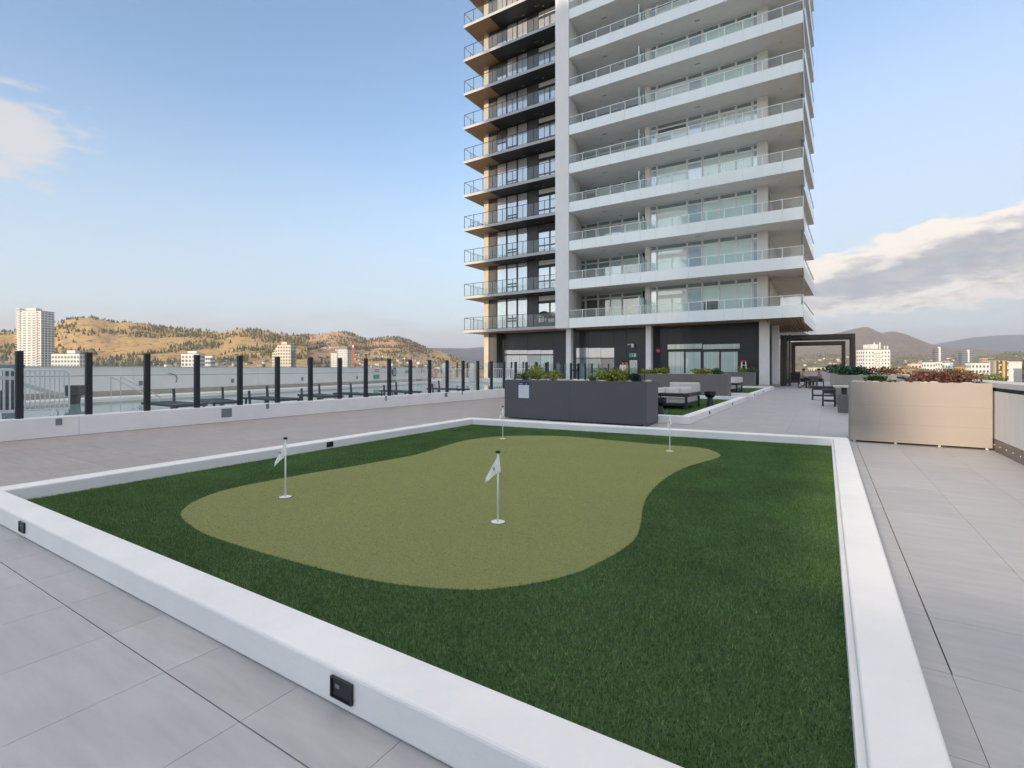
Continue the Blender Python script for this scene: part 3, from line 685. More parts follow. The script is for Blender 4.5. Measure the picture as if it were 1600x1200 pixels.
# covered hot tub structure at the far left
ht = wempty('spa_shelter', (-17.3, 3.6, PD)); tag(ht, 'brown spa shelter with a tilted grey roof at the far left of the pool', 'shelter')
xs = -17.6; ya, yb_ = by(-30, xs), by(104, xs)
MB().prism([(xs-1.4, ya-2),(xs, ya-2),(xs, yb_-1.0),(xs-1.4, yb_-1.0)], PD-.04, .78).build('tub', m['bronze'], ht, bevel=.02)
rf_ = MB(); rf_.add([(xs+.1,ya-2,1.28),(xs+.1,by(37,xs),1.38),(xs-1.6,by(37,xs),1.44),(xs-1.6,ya-2,1.34),(xs+.1,ya-2,1.40),(xs+.1,by(37,xs),1.46),(xs-1.6,by(37,xs),1.52),(xs-1.6,ya-2,1.46)], [(3,2,1,0),(4,5,6,7),(0,1,5,4),(1,2,6,5),(2,3,7,6),(3,0,4,7)]); rf_.build('roof', m['b_grey'], ht)
MB().bar((xs+.05, by(24,xs), 1.0), (xs+.05, by(98,xs), .62), .06, .10).build('ramp_beam', m['coping'], ht); MB().bar((xs+.02, ya-2, 1.17), (xs+.02, by(30,xs), 1.12), .06, .09).build('beam', m['coping'], ht)
rbox(xs-.9, xs-.02, by(20,xs), by(36,xs), .3, 1.36).build('column', m['bronze'], ht)
pt = wempty('brown_planter_pot', (-19.2, by(117,-19.2), PD)); tag(pt, 'flared square brown pot beside the spa shelter', 'pot')
c_ = (-19.2, by(117,-19.2)); MB().lathe([(.13,0),(.15,.24),(.155,.25),(.24,.27),(.27,.56),(.25,.57)], (c_[0], c_[1], PD-.04), 4).build('body', m['bronze'], pt); MB().lathe([(.02,0),(.22,.01)], (c_[0], c_[1], PD+.5), 4).build('soil', m['soil'], pt)

# ================================================================ THE APARTMENT TOWER
YF, Z1, FH, NL = 37.5, 4.72, 3.18, 12                  # front plane, underside of the first slab, storey height, storeys built
XA, XP0, XP1, XB = -28.79, -19.17, -17.93, -1.23        # left tip, pier, right corner
YD, YW, YLU = 39.35, 39.7, 41.5                          # glass lines: dark side, right flat, left flat
tower = wempty('apartment_tower', (-14, 40, 0)); tag(tower, 'tall apartment tower with stacked white and charcoal balconies at the end of the terrace', 'building')
TOP = Z1 + FH*NL
rbox(-26.3, -3.6, 41.7, 51.8, 0, TOP).build('core', m['grey_panel'], tower)
rbox(XP0, XP1, YF - .06, YF + 1.1, Z1 + .0, TOP).build('pier', m['pier'], tower, bevel=.02)
rbox(bx(759.5,39.6), bx(766.5,39.6), 39.25, 40.4, 0, TOP).build('corner_column', m['concrete'], tower)
rbox(bx(766.5,39.6)+.002, bx(776,YD), YD, 41.65, 0, TOP).build('end_wall', m['grey_panel'], tower)
# shared meshes
def sh(name, b, mat): return b.mesh(name, mat)
NPN = 14; PWD = (XB - XP1) / NPN
me_fas = MB().box(.006, PWD-.006, 0, .05, 0, .80).mesh('fascia_panel', m['fascia'])
me_rg = MB().box(.03, PWD-.03, .02, .032, .81, 1.40).mesh('rail_pane', m['rail_glass'])
me_rp = MB().box(-.02, .02, .005, .045, .80, 1.42).mesh('rail_post', m['frame_white'])
side = [(XB, YF), (XB - .12, 41.3), (-.92, 52.3), (-3.6, 52.3), (-3.6, 41.69), (XP1 - .8, 41.69), (XP1, YF + 1.1), (XP1, YF)]
me_slab = MB().prism([(a, b + (.052 if b == YF else 0)) for a, b in side], 0, .22).mesh('balcony_slab', m['soffit'])
me_slab0 = MB().prism([(a, b + (.052 if b == YF else 0)) for a, b in side], 0, .22).mesh('balcony_slab', m['wood'])
def seg_panel(p, q, z0, z1, th):
    p, q = Vector((p[0], p[1], 0)), Vector((q[0], q[1], 0)); d = (q-p).normalized(); n = Vector((d.y, -d.x, 0))*th
    return MB().prism([(p.x,p.y),(p.x+n.x,p.y+n.y),(q.x+n.x,q.y+n.y),(q.x,q.y)], z0, z1)
pa, pb, pc = (XB-.10, YF+.056), (XB-.12, 41.3), (-.92, 52.3)
me_sf1 = seg_panel(pa, (XB-.12, 41.2), 0, .80, .1).mesh('side_fascia', m['fascia'])
me_sf2 = seg_panel(pb, pc, 0, .80, .05).mesh('side_fascia', m['fascia'])
me_sg1 = seg_panel(pb, pc, .82, 1.40, .02).mesh('side_rail_pane', m['rail_glass'])
me_sr = seg_panel(pb, pc, 1.41, 1.45, .05).mesh('side_top_rail', m['frame_white'])
me_endf = MB().box(-3.6, -.93, 52.302, 52.35, 0, .80).mesh('end_fascia', m['fascia'])
me_tr = MB().box(XP1, XB + .02, YF, YF + .045, 1.421, 1.455).mesh('top_rail', m['frame_white'])
me_fin = MB().box(XB-.22, XB-.13, 40.6, 41.1, .22, FH).mesh('dark_fin', m['b_grey'])
me_colw = MB(); xc0, xc1 = bx(1184.5,YW), bx(1200,YW)
nr = 7
for i in range(nr): me_colw.box(xc0 + (xc1-xc0)*i/nr + .008, xc0 + (xc1-xc0)*(i+1)/nr - .008, YW-.30, YW-.26, .22, FH)
me_colw.box(xc0, xc1, YW-.262, YW+.3, .22, FH); me_colw = me_colw.mesh('ribbed_column', m['rib_white'])
me_col2 = MB().box(bx(1008.5,YW), bx(1016,YW), YW-.12, 41.6, .22, FH).mesh('white_column', m['rib_white'])
me_sw = MB().prism([(XP1, YF+1.1),(XP1,YF+1.3),(-18.62,YLU+.1),(-18.75,YLU+.1)], .22, FH).mesh('side_wall', m['rib_white'])
me_back = MB().box(-3.6, -3.5, 41.7, 51.8, .22, FH).mesh('return_wall', m['soffit'])
xd = bx(1003.5, 38.4)
me_div = MB().box(xd-.008, xd+.008, YF+.12, YW-.14, .3, 2.15).mesh('divider_pane', m['screen_glass'])
me_divf = MB()
for yq in (YF+.06, (YF+YW)/2, YW-.16): me_divf.box(xd-.025, xd+.025, yq, yq+.05, .22, 2.2)
me_divf = me_divf.mesh('divider_post', m['frame_white'])
me_spot = MB().lathe([(.07,-.012),(.07,0)], n=12).mesh('soffit_spot', m['coping']); me_vent = MB().box(-.18,.18,-.05,.05,-.012,0).mesh('soffit_vent', m['grey_plate'])

def window(parent, name, x0, x1, y, z0, z1, fr, panes, fmat):
    """frame with its panes: panes = list of (fx0, fx1, fz0, fz1, material), fractions of the opening"""
    b = MB(); b.box(x0, x1, y + .035, y + .09, z0, z1)   # frame board behind, panes stand proud in its openings
    key = (name, round(x0,3), round(x1,3))
    return key, b
WIN = {}
def win_set(k, parent, x0, x1, y, z0, z1, fmat, panes, key, z):
    """one window unit; meshes shared over the storeys"""
    ck = (key,)
    if ck not in WIN:
        xs = sorted({q for p in panes for q in p[:2]}); fr = MB(); w_ = .06
        for p in panes:
            X0, X1, Y0, Y1 = p[0], p[1], p[2], p[3]
            fr.box(X0, X0+w_, y-.05, y+.03, Y0, Y1); fr.box(X1-w_, X1, y-.05, y+.03, Y0, Y1)
            fr.box(X0+w_, X1-w_, y-.05, y+.03, Y0, Y0+w_); fr.box(X0+w_, X1-w_, y-.05, y+.03, Y1-w_, Y1)
        WIN[ck] = (fr.mesh('window_frame', fmat), [MB().box(p[0]+w_, p[1]-w_, y-.008, y+.008, p[2]+w_, p[3]-w_) for p in panes])
    o = link('window', WIN[ck][0], parent, loc=(0,0,z))
    for i, p in enumerate(panes):
        mk = (key, i, p[4])
        if mk not in WIN: WIN[mk] = WIN[ck][1][i].mesh('pane', m[p[4]])
        link('pane', WIN[mk], o, loc=(0,0,z)) if False else _sub('pane', WIN[mk], o)
    return o
def _sub(name, me, parent):                            # sub-part sharing its part's placement
    c = bpy.data.objects.new(name, me); COL.objects.link(c); c.parent = parent; return c
UR = [(1016.5,1026.5),(1027,1073.5),(1074,1097.5),(1098,1123.5),(1124,1149.8),(1150.3,1175.5),(1176,1184.3)]
UL = [(906,915),(915.5,934.5),(935,953.5),(954,972),(972.5,1004)]
UDk = [(776.5,791.8),(792.2,808.2),(808.6,824.8)]
for k in range(NL):
    z = Z1 + FH*k; rk = random.Random(100 + k)
    slab = link('balcony_slab', me_slab0 if k == 0 else me_slab, tower, loc=(0,0,z))
    for i in range(NPN):
        xx = XP1 + PWD*i
        for nm, me in (('fascia_panel', me_fas), ('rail_pane', me_rg)):
            c = _sub(nm, me, slab); c.location = (xx, YF, 0)
        c = _sub('rail_post', me_rp, slab); c.location = (xx + PWD, YF, 0)
    for nm, me in (('side_fascia', me_sf1), ('side_fascia', me_sf2), ('side_rail_pane', me_sg1), ('side_top_rail', me_sr), ('end_fascia', me_endf), ('top_rail', me_tr)): _sub(nm, me, slab)
    for (sx, sy, me) in ((-16.0,39.6,me_spot),(-13.6,39.9,me_spot),(-10.6,38.6,me_spot),(-2.6,39.0,me_spot),(-8.0,38.5,me_vent),(-14.6,40.6,me_vent),(-15.4,38.9,me_vent)):
        c = _sub('soffit_fitting', me, slab); c.location = (sx, sy, 0)
    for nm, me in (('dark_fin', me_fin), ('ribbed_column', me_colw), ('white_column', me_col2), ('side_wall', me_sw), ('return_wall', me_back)): link(nm, me, tower, loc=(0,0,z))
    dv = link('divider_post', me_divf, tower, loc=(0,0,z)); _sub('divider_pane', me_div, dv)
    # right flat: strip of windows
    a, b, t = .23, FH - .01, FH - .40
    X = [(bx(u0,YW), bx(u1,YW)) for u0, u1 in UR]
    bl = 'p_blind'
    win_set(k, tower, 0, 0, YW, 0, 0, m['frame_white'], [(X[0][0],X[0][1],a,t,'p_blue'),(X[0][0],X[0][1],t,b,'p_teal')], 'r0', z)
    dk = 'p_dark' if k == 4 else bl
    xm = (X[1][0]+X[1][1])/2
    win_set(k, tower, 0, 0, YW, 0, 0, m['frame_white'], [(X[1][0],xm,a,2.18,dk),(xm,X[1][1],a,2.18,bl),(X[1][0],X[1][1],2.18,2.36,'frame_white'),(X[1][0],X[1][1],2.36,t,bl if k not in (4,) else 'p_dark'),(X[1][0],X[1][1],t,b,'p_teal')], 'r1', z)
    rbox(0,0,0,0,0,0) if False else None
    for q in range(2, 7):
        mt_ = {2:'p_blue',6:'p_blue'}.get(q, bl)
        pn = [(X[q][0],X[q][1],a,t,mt_),(X[q][0],X[q][1],t,b,'p_teal')]; key = f'r{q}'
        if q == 3 and k == 0: pn = [(X[q][0],X[q][1],a,1.75,'p_dark'),(X[q][0],X[q][1],1.75,t,bl),(X[q][0],X[q][1],t,b,'p_teal')]; key = 'r3b'
        if q in (3,4,5) and k == 4: pn[0] = pn[0][:4] + ('p_curtain',)
        if q == 4 and k in (0,1): pn = [(X[q][0],X[q][1],a,.72,'p_dark'),(X[q][0],X[q][1],.72,t,bl),(X[q][0],X[q][1],t,b,'p_teal')]; key = 'r4b'
        win_set(k, tower, 0, 0, YW, 0, 0, m['frame_white'], pn, key, z)
    # left flat
    Xl = [(bx(u0,YLU), bx(u1,YLU)) for u0, u1 in UL]
    for q in range(5):
        mt_ = 'p_dark' if k == 0 else ['p_teal','p_teal','p_teal','p_blue','p_blind'][q]
        if k == 0 and q == 3: mt_ = 'p_blind'
        if k > 2 and q in (1,2) and rk.random() < .5: mt_ = 'p_blind'
        win_set(k, tower, 0, 0, YLU, 0, 0, m['frame_white'], [(Xl[q][0],Xl[q][1],a,t,mt_),(Xl[q][0],Xl[q][1],t,b,'p_teal')], f'l{q}', z)

# charcoal balconies
XCOL = bx(764, YF)
me_ds = MB().box(XA, XP0 - .002, YF + .03, 41.69, .03, .22).mesh('dark_balcony_slab', m['soffit_dark'])
me_de = MB(); me_de.box(XA, XP0-.002, YF, YF+.028, 0, .24); me_de.box(XA-.028, XA-.002, YF, 43.5, 0, .24); me_de = me_de.mesh('slab_edge', m['slab_edge'])
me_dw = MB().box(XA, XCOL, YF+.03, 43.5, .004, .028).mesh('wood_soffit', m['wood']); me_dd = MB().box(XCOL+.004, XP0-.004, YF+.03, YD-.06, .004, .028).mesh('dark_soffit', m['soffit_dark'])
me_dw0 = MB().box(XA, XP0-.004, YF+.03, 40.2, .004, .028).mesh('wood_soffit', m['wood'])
me_dt = MB().box(XA, XCOL - .1, 41.7, 43.5, .03, .22).mesh('dark_balcony_slab', m['soffit_dark'])
ND = 9; DW = (XP0 - XA) / ND
me_dp = MB().box(-.018, .018, .03, .066, .24, 1.36).mesh('rail_post', m['post']); me_dg = MB().box(.02, DW-.02, .044, .054, .28, 1.33).mesh('rail_pane', m['rail_glass'])
me_dr = MB(); me_dr.box(XA, XP0, YF+.03, YF+.066, 1.36, 1.40); me_dr.box(XA, XP0, YF+.035, YF+.06, .245, .275); me_dr.box(XA, XA+.036, YF+.07, 43.5, 1.36, 1.40); me_dr = me_dr.mesh('top_rail', m['post'])
me_sp = MB().box(XA, XA+.036, -.018, .018, .24, 1.36).mesh('rail_post', m['post']); me_sgl = MB().box(XA+.012, XA+.022, .03, 1.17, .28, 1.33).mesh('rail_pane', m['rail_glass'])
for k in range(NL):
    z = Z1 + FH*k; rk = random.Random(300 + k)
    ds = link('dark_balcony_slab', me_ds, tower, loc=(0,0,z))
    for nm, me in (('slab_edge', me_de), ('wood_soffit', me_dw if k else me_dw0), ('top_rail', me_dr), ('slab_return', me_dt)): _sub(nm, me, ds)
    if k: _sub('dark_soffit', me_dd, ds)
    for i in range(ND + 1):
        c = _sub('rail_post', me_dp, ds); c.location = (XA + .02 + (DW - .004)*i, YF, 0)
        if i < ND: c = _sub('rail_pane', me_dg, ds); c.location = (XA + DW*i, YF, 0)
    for i in range(5):
        c = _sub('rail_post', me_sp, ds); c.location = (0, YF + 1.2*(i+1) - .2, 0)
        if i < 4: c = _sub('rail_pane', me_sgl, ds); c.location = (0, YF + 1.2*(i+1) - .2, 0)
    for (sx, sy, me) in ((-27.6,39.2,me_spot),(-23.2,39.0,me_vent),(-21.6,38.6,me_vent),(-21.1,38.9,me_spot)):
        c = _sub('soffit_fitting', me, ds); c.location = (sx, sy, .002)
    a, b = .24, FH - .02
    for q, (u0, u1) in enumerate(UDk):
        x0, x1 = bx(u0,YD), bx(u1,YD); gl = 'p_sky'
        if q == 1: pn = [(x0,x1,a,1.05,gl),(x0,x1,1.05,1.30,gl),(x0,x1,1.30,b,gl)]
        else: pn = [(x0,x1,a,b,gl)]
        if k in (5,7,8) and q == 0: pn = [(x0,x1,a,1.9,gl),(x0,x1,1.9,b,'p_dark')]
        win_set(k, tower, 0, 0, YD, 0, 0, m['frame_dark'], pn, f'd{q}_{len(pn)}', z)
    key = 'dpanel'
    if key not in WIN: WIN[key] = MB().box(bx(825.2,YD), bx(840.5,YD), YD-.02, YD+.05, .22, FH).mesh('grey_panel', m['grey_panel'])
    link('grey_panel', WIN[key], tower, loc=(0,0,z))
    x0, x1 = bx(841,YD), XP0 - .05; xm = x0 + (x1-x0)*.45
    hd = 'curtain' if rk.random() < .8 else 'p_dark'
    win_set(k, tower, 0, 0, YD, 0, 0, m['frame_dark'], [(x0,xm,a,1.25,'p_sky'),(xm,x1,a,1.25,'p_sky'),(x0,xm,1.25,2.50,'p_sky'),(xm,x1,1.25,2.50,'p_sky'),(x0,x1,2.62,b,hd)], 'd3', z)
    if 'dback' not in WIN: WIN['dback'] = MB().box(bx(776,YD), XP0, YD+.06, 41.69, .22, FH).mesh('back_wall', m['frame_dark'])
    link('back_wall', WIN['dback'], tower, loc=(0,0,z))

# ground floor: black glass cladding, each sheet its own part
YG = 40.25
def sheet(u0, u1, v0, v1, mat, nm='cladding_sheet', y=YG, proud=0):
    um = (u0+u1)/2; x0, x1 = bx(u0,y), bx(u1,y); z0, z1 = max(0, zz(um, v1, y)), min(Z1 - .004, zz(um, v0, y))
    return rbox(x0+.012, x1-.012, y-.03-proud, y-proud, z0+.012, z1-.012).build(nm, m[mat], tower)
rbox(bx(768,YG), -3.75, YG+.001, 41.68, 0, Z1).build('ground_floor_backing', m['frame_dark'], tower)
def grid(us, rows, mat='clad'):
    for a_, b_ in zip(us[:-1], us[1:]):
        for r0, r1 in zip(rows[:-1], rows[1:]): sheet(a_, b_, r0, r1, mat)
grid([771.5,788.5], [500,530,552,575,607]); grid([788.5,824.5,864.5], [500,546.5]); grid([864.5,884.5], [500,544,570,606])
for a_, b_, mt_ in ((788.5,800,'p_sky'),(800,812,'p_sky'),(812,824.5,'p_sky'),(824.5,845,'p_teal'),(845,864.5,'p_curtain')):
    sheet(a_, b_, 547, 553.5, 'p_sky', 'transom_pane'); sheet(a_, b_, 555, 606, mt_, 'pane')
grid([891.5,900.5], [490,543,606]); grid([900.5,919.5,939,960], [490,543.2])
for a_, b_ in ((900.5,919.5),(919.5,939),(939,960)): sheet(a_, b_, 543.5, 559, 'p_sky', 'transom_pane'); sheet(a_, b_, 560, 606, 'p_teal' if b_ < 940 else 'p_dark', 'pane')
grid([960,979,1008.5], [490,520,543,559]); grid([960,979], [559,606]); grid([999,1008.5],[559,606])
sheet(981, 998.5, 561, 606, 'frame_dark', 'door'); sheet(984, 996.5, 562.5, 595, 'p_teal', 'door_pane', proud=.04); sheet(988.5, 993.5, 566.5, 573.5, 'paper', 'door_notice', proud=.075)
grid([1017,1043], [480,520,543,557,606]); grid([1043,1097.5,1156], [480,520,536.5]); grid([1156,1185.5], [480,520,543,553,606])
for a_, b_ in ((1043,1097),(1098,1156)): sheet(a_, b_, 537.5, 545.5, 'p_curtain', 'transom_pane')
for a_, b_ in ((1044.5,1069),(1071.5,1095),(1099.5,1124),(1126.5,1153)): sheet(a_, b_, 549.5, 606, 'p_curtain', 'pane')
for u_ in (1092, 1104): rbox(bx(u_,YG)-.3, bx(u_,YG)+.3, YG-.09, YG-.05, 1.05, 1.12).build('door_handle', m['coping'], tower)
for (u0, u1, y_) in ((884.3,891.8,38.6),(1008.8,1017,38.9)): rbox(bx(u0,y_), bx(u1,y_), y_, y_+.5, 0, Z1-.003).build('ground_column', m['rib_white'], tower, bevel=.01)
cx0, cx1 = bx(1186,39.6), bx(1201.5,39.6)
for i in range(6): rbox(cx0+(cx1-cx0)*i/6+.006, cx0+(cx1-cx0)*(i+1)/6-.006, 39.57, 39.6, .22, Z1-.003).build('column_rib', m['rib_white'], tower)
rbox(cx0, cx1, 39.6, 40.2, .22, Z1-.003).build('ground_column', m['rib_white'], tower); rbox(cx0-.06, cx1+.06, 39.5, 40.22, 0, .22).build('column_base', m['concrete'], tower)
c0, c1 = bx(1206,42.7), bx(1216.5,42.7)
rbox(c0, c1, 42.7, 43.4, .2, Z1-.003).build('ground_column', m['rib_white'], tower); rbox(c0-.05, c1+.05, 42.62, 43.45, 0, .2).build('column_base', m['concrete'], tower)
for i in range(12): rbox(-3.5 + .19*i, -3.5 + .19*i + .11, YF+.3, 52.0, Z1-.10, Z1-.03).build('ceiling_slat', m['wood'], tower)
# lower flank balcony towards the back
q0, q1 = (-1.75, 53.5), (-.95, 64.0)
seg_panel(q0, q1, 4.72, 5.52, .06).build('flank_fascia', m['fascia'], tower); seg_panel(q0, q1, 5.54, 6.10, .02).build('flank_rail_pane', m['rail_glass'], tower); seg_panel(q0, q1, 6.11, 6.15, .05).build('flank_rail', m['frame_white'], tower)
MB().prism([q0, q1, (-4.4, 64.0), (-4.4, 53.5)], 4.72, 4.92).build('flank_slab', m['soffit'], tower)
rbox(-6.5, -4.4, 53.0, 64.0, 0, TOP).build('rear_wing', m['soffit'], tower)

# small fittings on the ground floor front
def sign_on(u, v, w_, h_, mat, label, cat, name, round_=False):
    y_ = YG - .05; e = empty(name, (bx(u,y_), y_, zz(u, v, y_))); tag(e, label, cat)
    if round_:
        MB().tube((0,0,0),(0,-.03,0), w_/2, w_/2, 20).build('disc', m[mat], e)
    else: rbox(-w_/2, w_/2, -.05, 0, -h_/2, h_/2).build('box', m[mat], e)
    return e
e = sign_on(989, 555, .62, .34, 'exit', 'green exit sign with a white running figure above the door', 'sign', 'exit_sign')
pic = MB(); pic.lathe([(.01,0),(.04,.02),(.04,.05),(.01,.07)], (-.05,-.055,.06), 8); pic.bar((-.05,-.055,.06),(-.02,-.055,-.03), .05, .02); pic.bar((-.02,-.055,-.03),(-.10,-.055,-.12), .04, .02); pic.bar((-.02,-.055,-.03),(.06,-.055,-.11), .04, .02); pic.box(.12,.24,-.056,-.052,-.12,.12); pic.build('pictogram', m['paint_white'], e)
e = sign_on(1028.5, 548, .36, .36, 'red', 'round red fire connection sign on the black cladding', 'sign', 'fire_sign', True)
lt = MB()
for x_ in (-.09, .03): lt.box(x_, x_+.025, -.036, -.031, -.07, .07)
lt.box(-.065,-.01,-.036,-.031,.045,.07); lt.box(-.065,-.03,-.036,-.031,-.012,.012); lt.box(.055,.09,-.036,-.031,.045,.07); lt.box(.055,.09,-.036,-.031,-.07,-.045); lt.box(.09,.112,-.036,-.031,-.045,.045)
lt.build('letters', m['paint_white'], e)
e = empty('wall_lamp', (bx(990,YG-.05), YG-.05, zz(990, 540, YG))); tag(e, 'white box lamp on a thin arm left of the white column', 'lamp')
rbox(-.09,.09,-.30,-.12,-.16,.12).build('lamp_head', m['paint_white'], e); MB().bar((-.45,-.05,.10),(0,-.2,.14), .03).build('arm', m['paint_white'], e); rbox(-.5,-.4,-.06,0,.04,.14).build('bracket', m['paint_white'], e)

# ---- the twin tower and added low block behind the viewer: they shade the terrace
tw = wempty('apartment_tower', (-22, -88, 0)); tag(tw, 'pale twin apartment tower behind the viewer, seen only mirrored in the glass', 'building')
rbox(-35.2, -10.2, -100, -76.2, GZ, 56).build('core', m['p_teal'], tw)
for k in range(16): rbox(-36.6, -8.95, -101.5, -75, Z1 + FH*k, Z1 + FH*k + .8).build('balcony_slab', m['fascia'], tw)
for x_ in (-36.6, -29, -22, -15.5, -9.6): rbox(x_, x_+.6, -75.2, -74.8, 0, 56.5).build('pier', m['pier'], tw)
ph = wempty('shade_block', (0, -16, 0)); tag(ph, 'added low block behind the viewer, shading the near paving', 'building')
rbox(-2.6, 2.9, -20, -12.4, 0, 3.2).build('wall', m['pier'], ph); rbox(-2.8, 3.0, -20.2, -12.2, 3.2, 3.43).build('roof', m['slab_edge'], ph)
pod = MB(); pod.prism([(-45,-105),(2.6,-105),(2.6,66.2),(-45,66.2)], GZ, -1.21); tag(pod.build('podium', m['pier']), kind='structure')

# ================================================================ PLANTERS AND PLANTS
def leaves(n, rx, ry, rz, size, seed, up=.35, shell=.55, long=1.6):
    """leaf-sized faces spread through an uneven dome"""
    rg = np.random.default_rng(seed); V = []; F = []
    lob = [(rg.normal(0,.34), rg.normal(0,.34), rg.uniform(.25,.7), rg.uniform(.40,.72)) for _ in range(9)]
    c = 0
    while c < n:
        l = lob[rg.integers(len(lob))]; d = rg.normal(size=3); d /= np.linalg.norm(d); r = l[3] * rg.uniform(shell, 1.05)
        p = np.array([l[0] + d[0]*r, l[1] + d[1]*r, l[2] + d[2]*r*.75])
        if p[2] < 0: continue
        p = p * (rx, ry, rz); s_ = size * rg.uniform(.6, 1.35)
        ax = rg.normal(size=3) + d*.8 + np.array([0,0,up]); ax /= np.linalg.norm(ax); sd = np.cross(ax, rg.normal(size=3)); sd /= (np.linalg.norm(sd) + 1e-9)
        b = len(V); t = ax*s_*long; w_ = sd*s_*.5
        V += [tuple(p - t*.5), tuple(p + w_), tuple(p + t*.5), tuple(p - w_)]; F.append((b, b+1, b+2, b+3)); c += 1
    q = MB(); q.v = V; q.f = F; return q
def grassy(n, r, h, seed):
    rg = np.random.default_rng(seed); V = []; F = []
    for _ in range(n):
        a = rg.uniform(0, 6.283); l = rg.uniform(.3, 1)*r; x, y = rg.normal(0, r*.25, 2); hh = h*rg.uniform(.6, 1.1); dx, dy = math.cos(a)*l, math.sin(a)*l; w_ = .012; b = len(V)
        px_, py_ = -math.sin(a)*w_, math.cos(a)*w_
        V += [(x-px_, y-py_, 0), (x+px_, y+py_, 0), (x+dx*.5+px_, y+dy*.5+py_, hh*.8), (x+dx*.5-px_, y+dy*.5-py_, hh*.8), (x+dx, y+dy, hh*rg.uniform(.7, 1))]; F += [(b,b+1,b+2,b+3),(b+3,b+2,b+4)]
    q = MB(); q.v = V; q.f = F; return q
def shrub(loc, rx, ry, rz, n, size, mat, label, seed, name='shrub', cat='shrub', group=None, kind='leaf'):
    e = empty(name, loc); tag(e, label, cat, group)
    (grassy(n, rx, rz, seed) if kind == 'grass' else leaves(n, rx, ry, rz, size, seed)).build('foliage', m[mat], e)
    st = MB(); rg = random.Random(seed)
    for i in range(5):
        a = rg.uniform(0, 6.28); st.tube((0,0,-.03), (math.cos(a)*rx*.5, math.sin(a)*ry*.5, rz*.55), .012*max(rx/.3, .6), .004, 5)
    st.build('stems', m['bark'], e); return e
def rocks(par_, x0, x1, y0, y1, z, n, seed, rmax=.09):
    rg = random.Random(seed); b = MB()
    for i in range(n):
        cx_, cy_, r = rg.uniform(x0, x1), rg.uniform(y0, y1), rg.uniform(.03, rmax); ph_ = rg.uniform(0, 6.28)
        ring_ = [(1,.0),(1.05,.3),(.75,.62),(.3,.78)]; vs = []; fs = []; kx, ky = rg.uniform(.7, 1.5), rg.uniform(.7, 1.2)
        for ri, (rr, h_) in enumerate(ring_):
            for q in range(7):
                a = ph_ + 6.283*q/7; wv = 1 + .18*math.sin(q*2.3 + i); vs.append((cx_ + r*rr*kx*wv*math.cos(a), cy_ + r*rr*ky*wv*math.sin(a), z + r*h_))
        for ri in range(3):
            for q in range(7): fs.append((ri*7+q, ri*7+(q+1)%7, (ri+1)*7+(q+1)%7, (ri+1)*7+q))
        fs.append(tuple(range(21, 28))); b.add(vs, fs)
    o = b.build('rocks', m['rock'], par_, smooth=True); tag(o, kind='stuff')
def planter(x0, x1, y0, y1, h_, mat, label, nf=2, gap=.03, rim=.05, feet=True):
    e = wempty('planter', ((x0+x1)/2, (y0+y1)/2, 0)); tag(e, label, 'planter')
    for i in range(nf):
        a, b = x0 + (x1-x0)*i/nf, x0 + (x1-x0)*(i+1)/nf
        rbox(a + (.002 if i else 0), b - (.002 if i < nf-1 else 0), y0, y0+.03, gap, h_).build('front_panel', m[mat], e, bevel=.003)
    rbox(x0, x1, y1-.03, y1, gap, h_).build('back_panel', m[mat], e, bevel=.003)
    rbox(x0, x0+.03, y0+.031, y1-.031, gap, h_).build('end_panel', m[mat], e, bevel=.003); rbox(x1-.03, x1, y0+.031, y1-.031, gap, h_).build('end_panel', m[mat], e, bevel=.003)
    rbox(x0+.031, x1-.031, y0+.031, y1-.031, gap+.01, h_-.03).build('soil', m['soil'], e)
    if feet:
        for x in np.linspace(x0+.06, x1-.06, 4):
            for y in (y0+.05, y1-.06): MB().tube((x,y,.001),(x,y,gap), .022, n=8).build('foot', m['steel'], e)
    return e
P1 = (-7.50, -3.555, 11.60, 12.58); pl1 = planter(*P1, 1.055, 'planter', 'long charcoal planter with a posted notice at the far side of the putting green')
rocks(pl1, P1[0]+.1, P1[1]-.1, P1[2]+.08, P1[3]-.1, 1.02, 120, 5)
def on_p1(u, y=11.95): return (bx(u, y), y, 1.03)
shrub(on_p1(822), .30, .26, .26, 420, .034, 'leaf_green', 'small dark green shrub at the left end of the charcoal planter', 11, group='shrubs in the charcoal planter')
shrub(on_p1(838), .32, .28, .40, 800, .034, 'leaf_lime', 'tall lime green shrub above the posted notice', 12, group='shrubs in the charcoal planter')
shrub(on_p1(862.5), .30, .26, .28, 560, .034, 'leaf_lime', 'low lime green shrub right of the tall lime one', 13, group='shrubs in the charcoal planter')
shrub(on_p1(925), .14, .12, .13, 160, .03, 'leaf_green', 'tiny green tuft between rocks in the middle of the charcoal planter', 14, group='shrubs in the charcoal planter')
shrub(on_p1(948), .30, .28, .33, 700, .034, 'leaf_lime', 'rounded lime shrub left of the standing people', 15, group='shrubs in the charcoal planter')
shrub(on_p1(968), .30, .26, .31, 640, .034, 'leaf_lime', 'lime shrub right in front of the standing people', 16, group='shrubs in the charcoal planter')
shrub(on_p1(992), .25, .22, .24, 220, .03, 'leaf_dark', 'spiky dark green tuft at the right end of the charcoal planter', 17, kind='grass', group='shrubs in the charcoal planter')
shrub(on_p1(956, 12.3), .22, .2, .34, 160, .028, 'leaf_rust', 'dull brown grass tuft behind the lime shrubs', 18, kind='grass', group='shrubs in the charcoal planter')
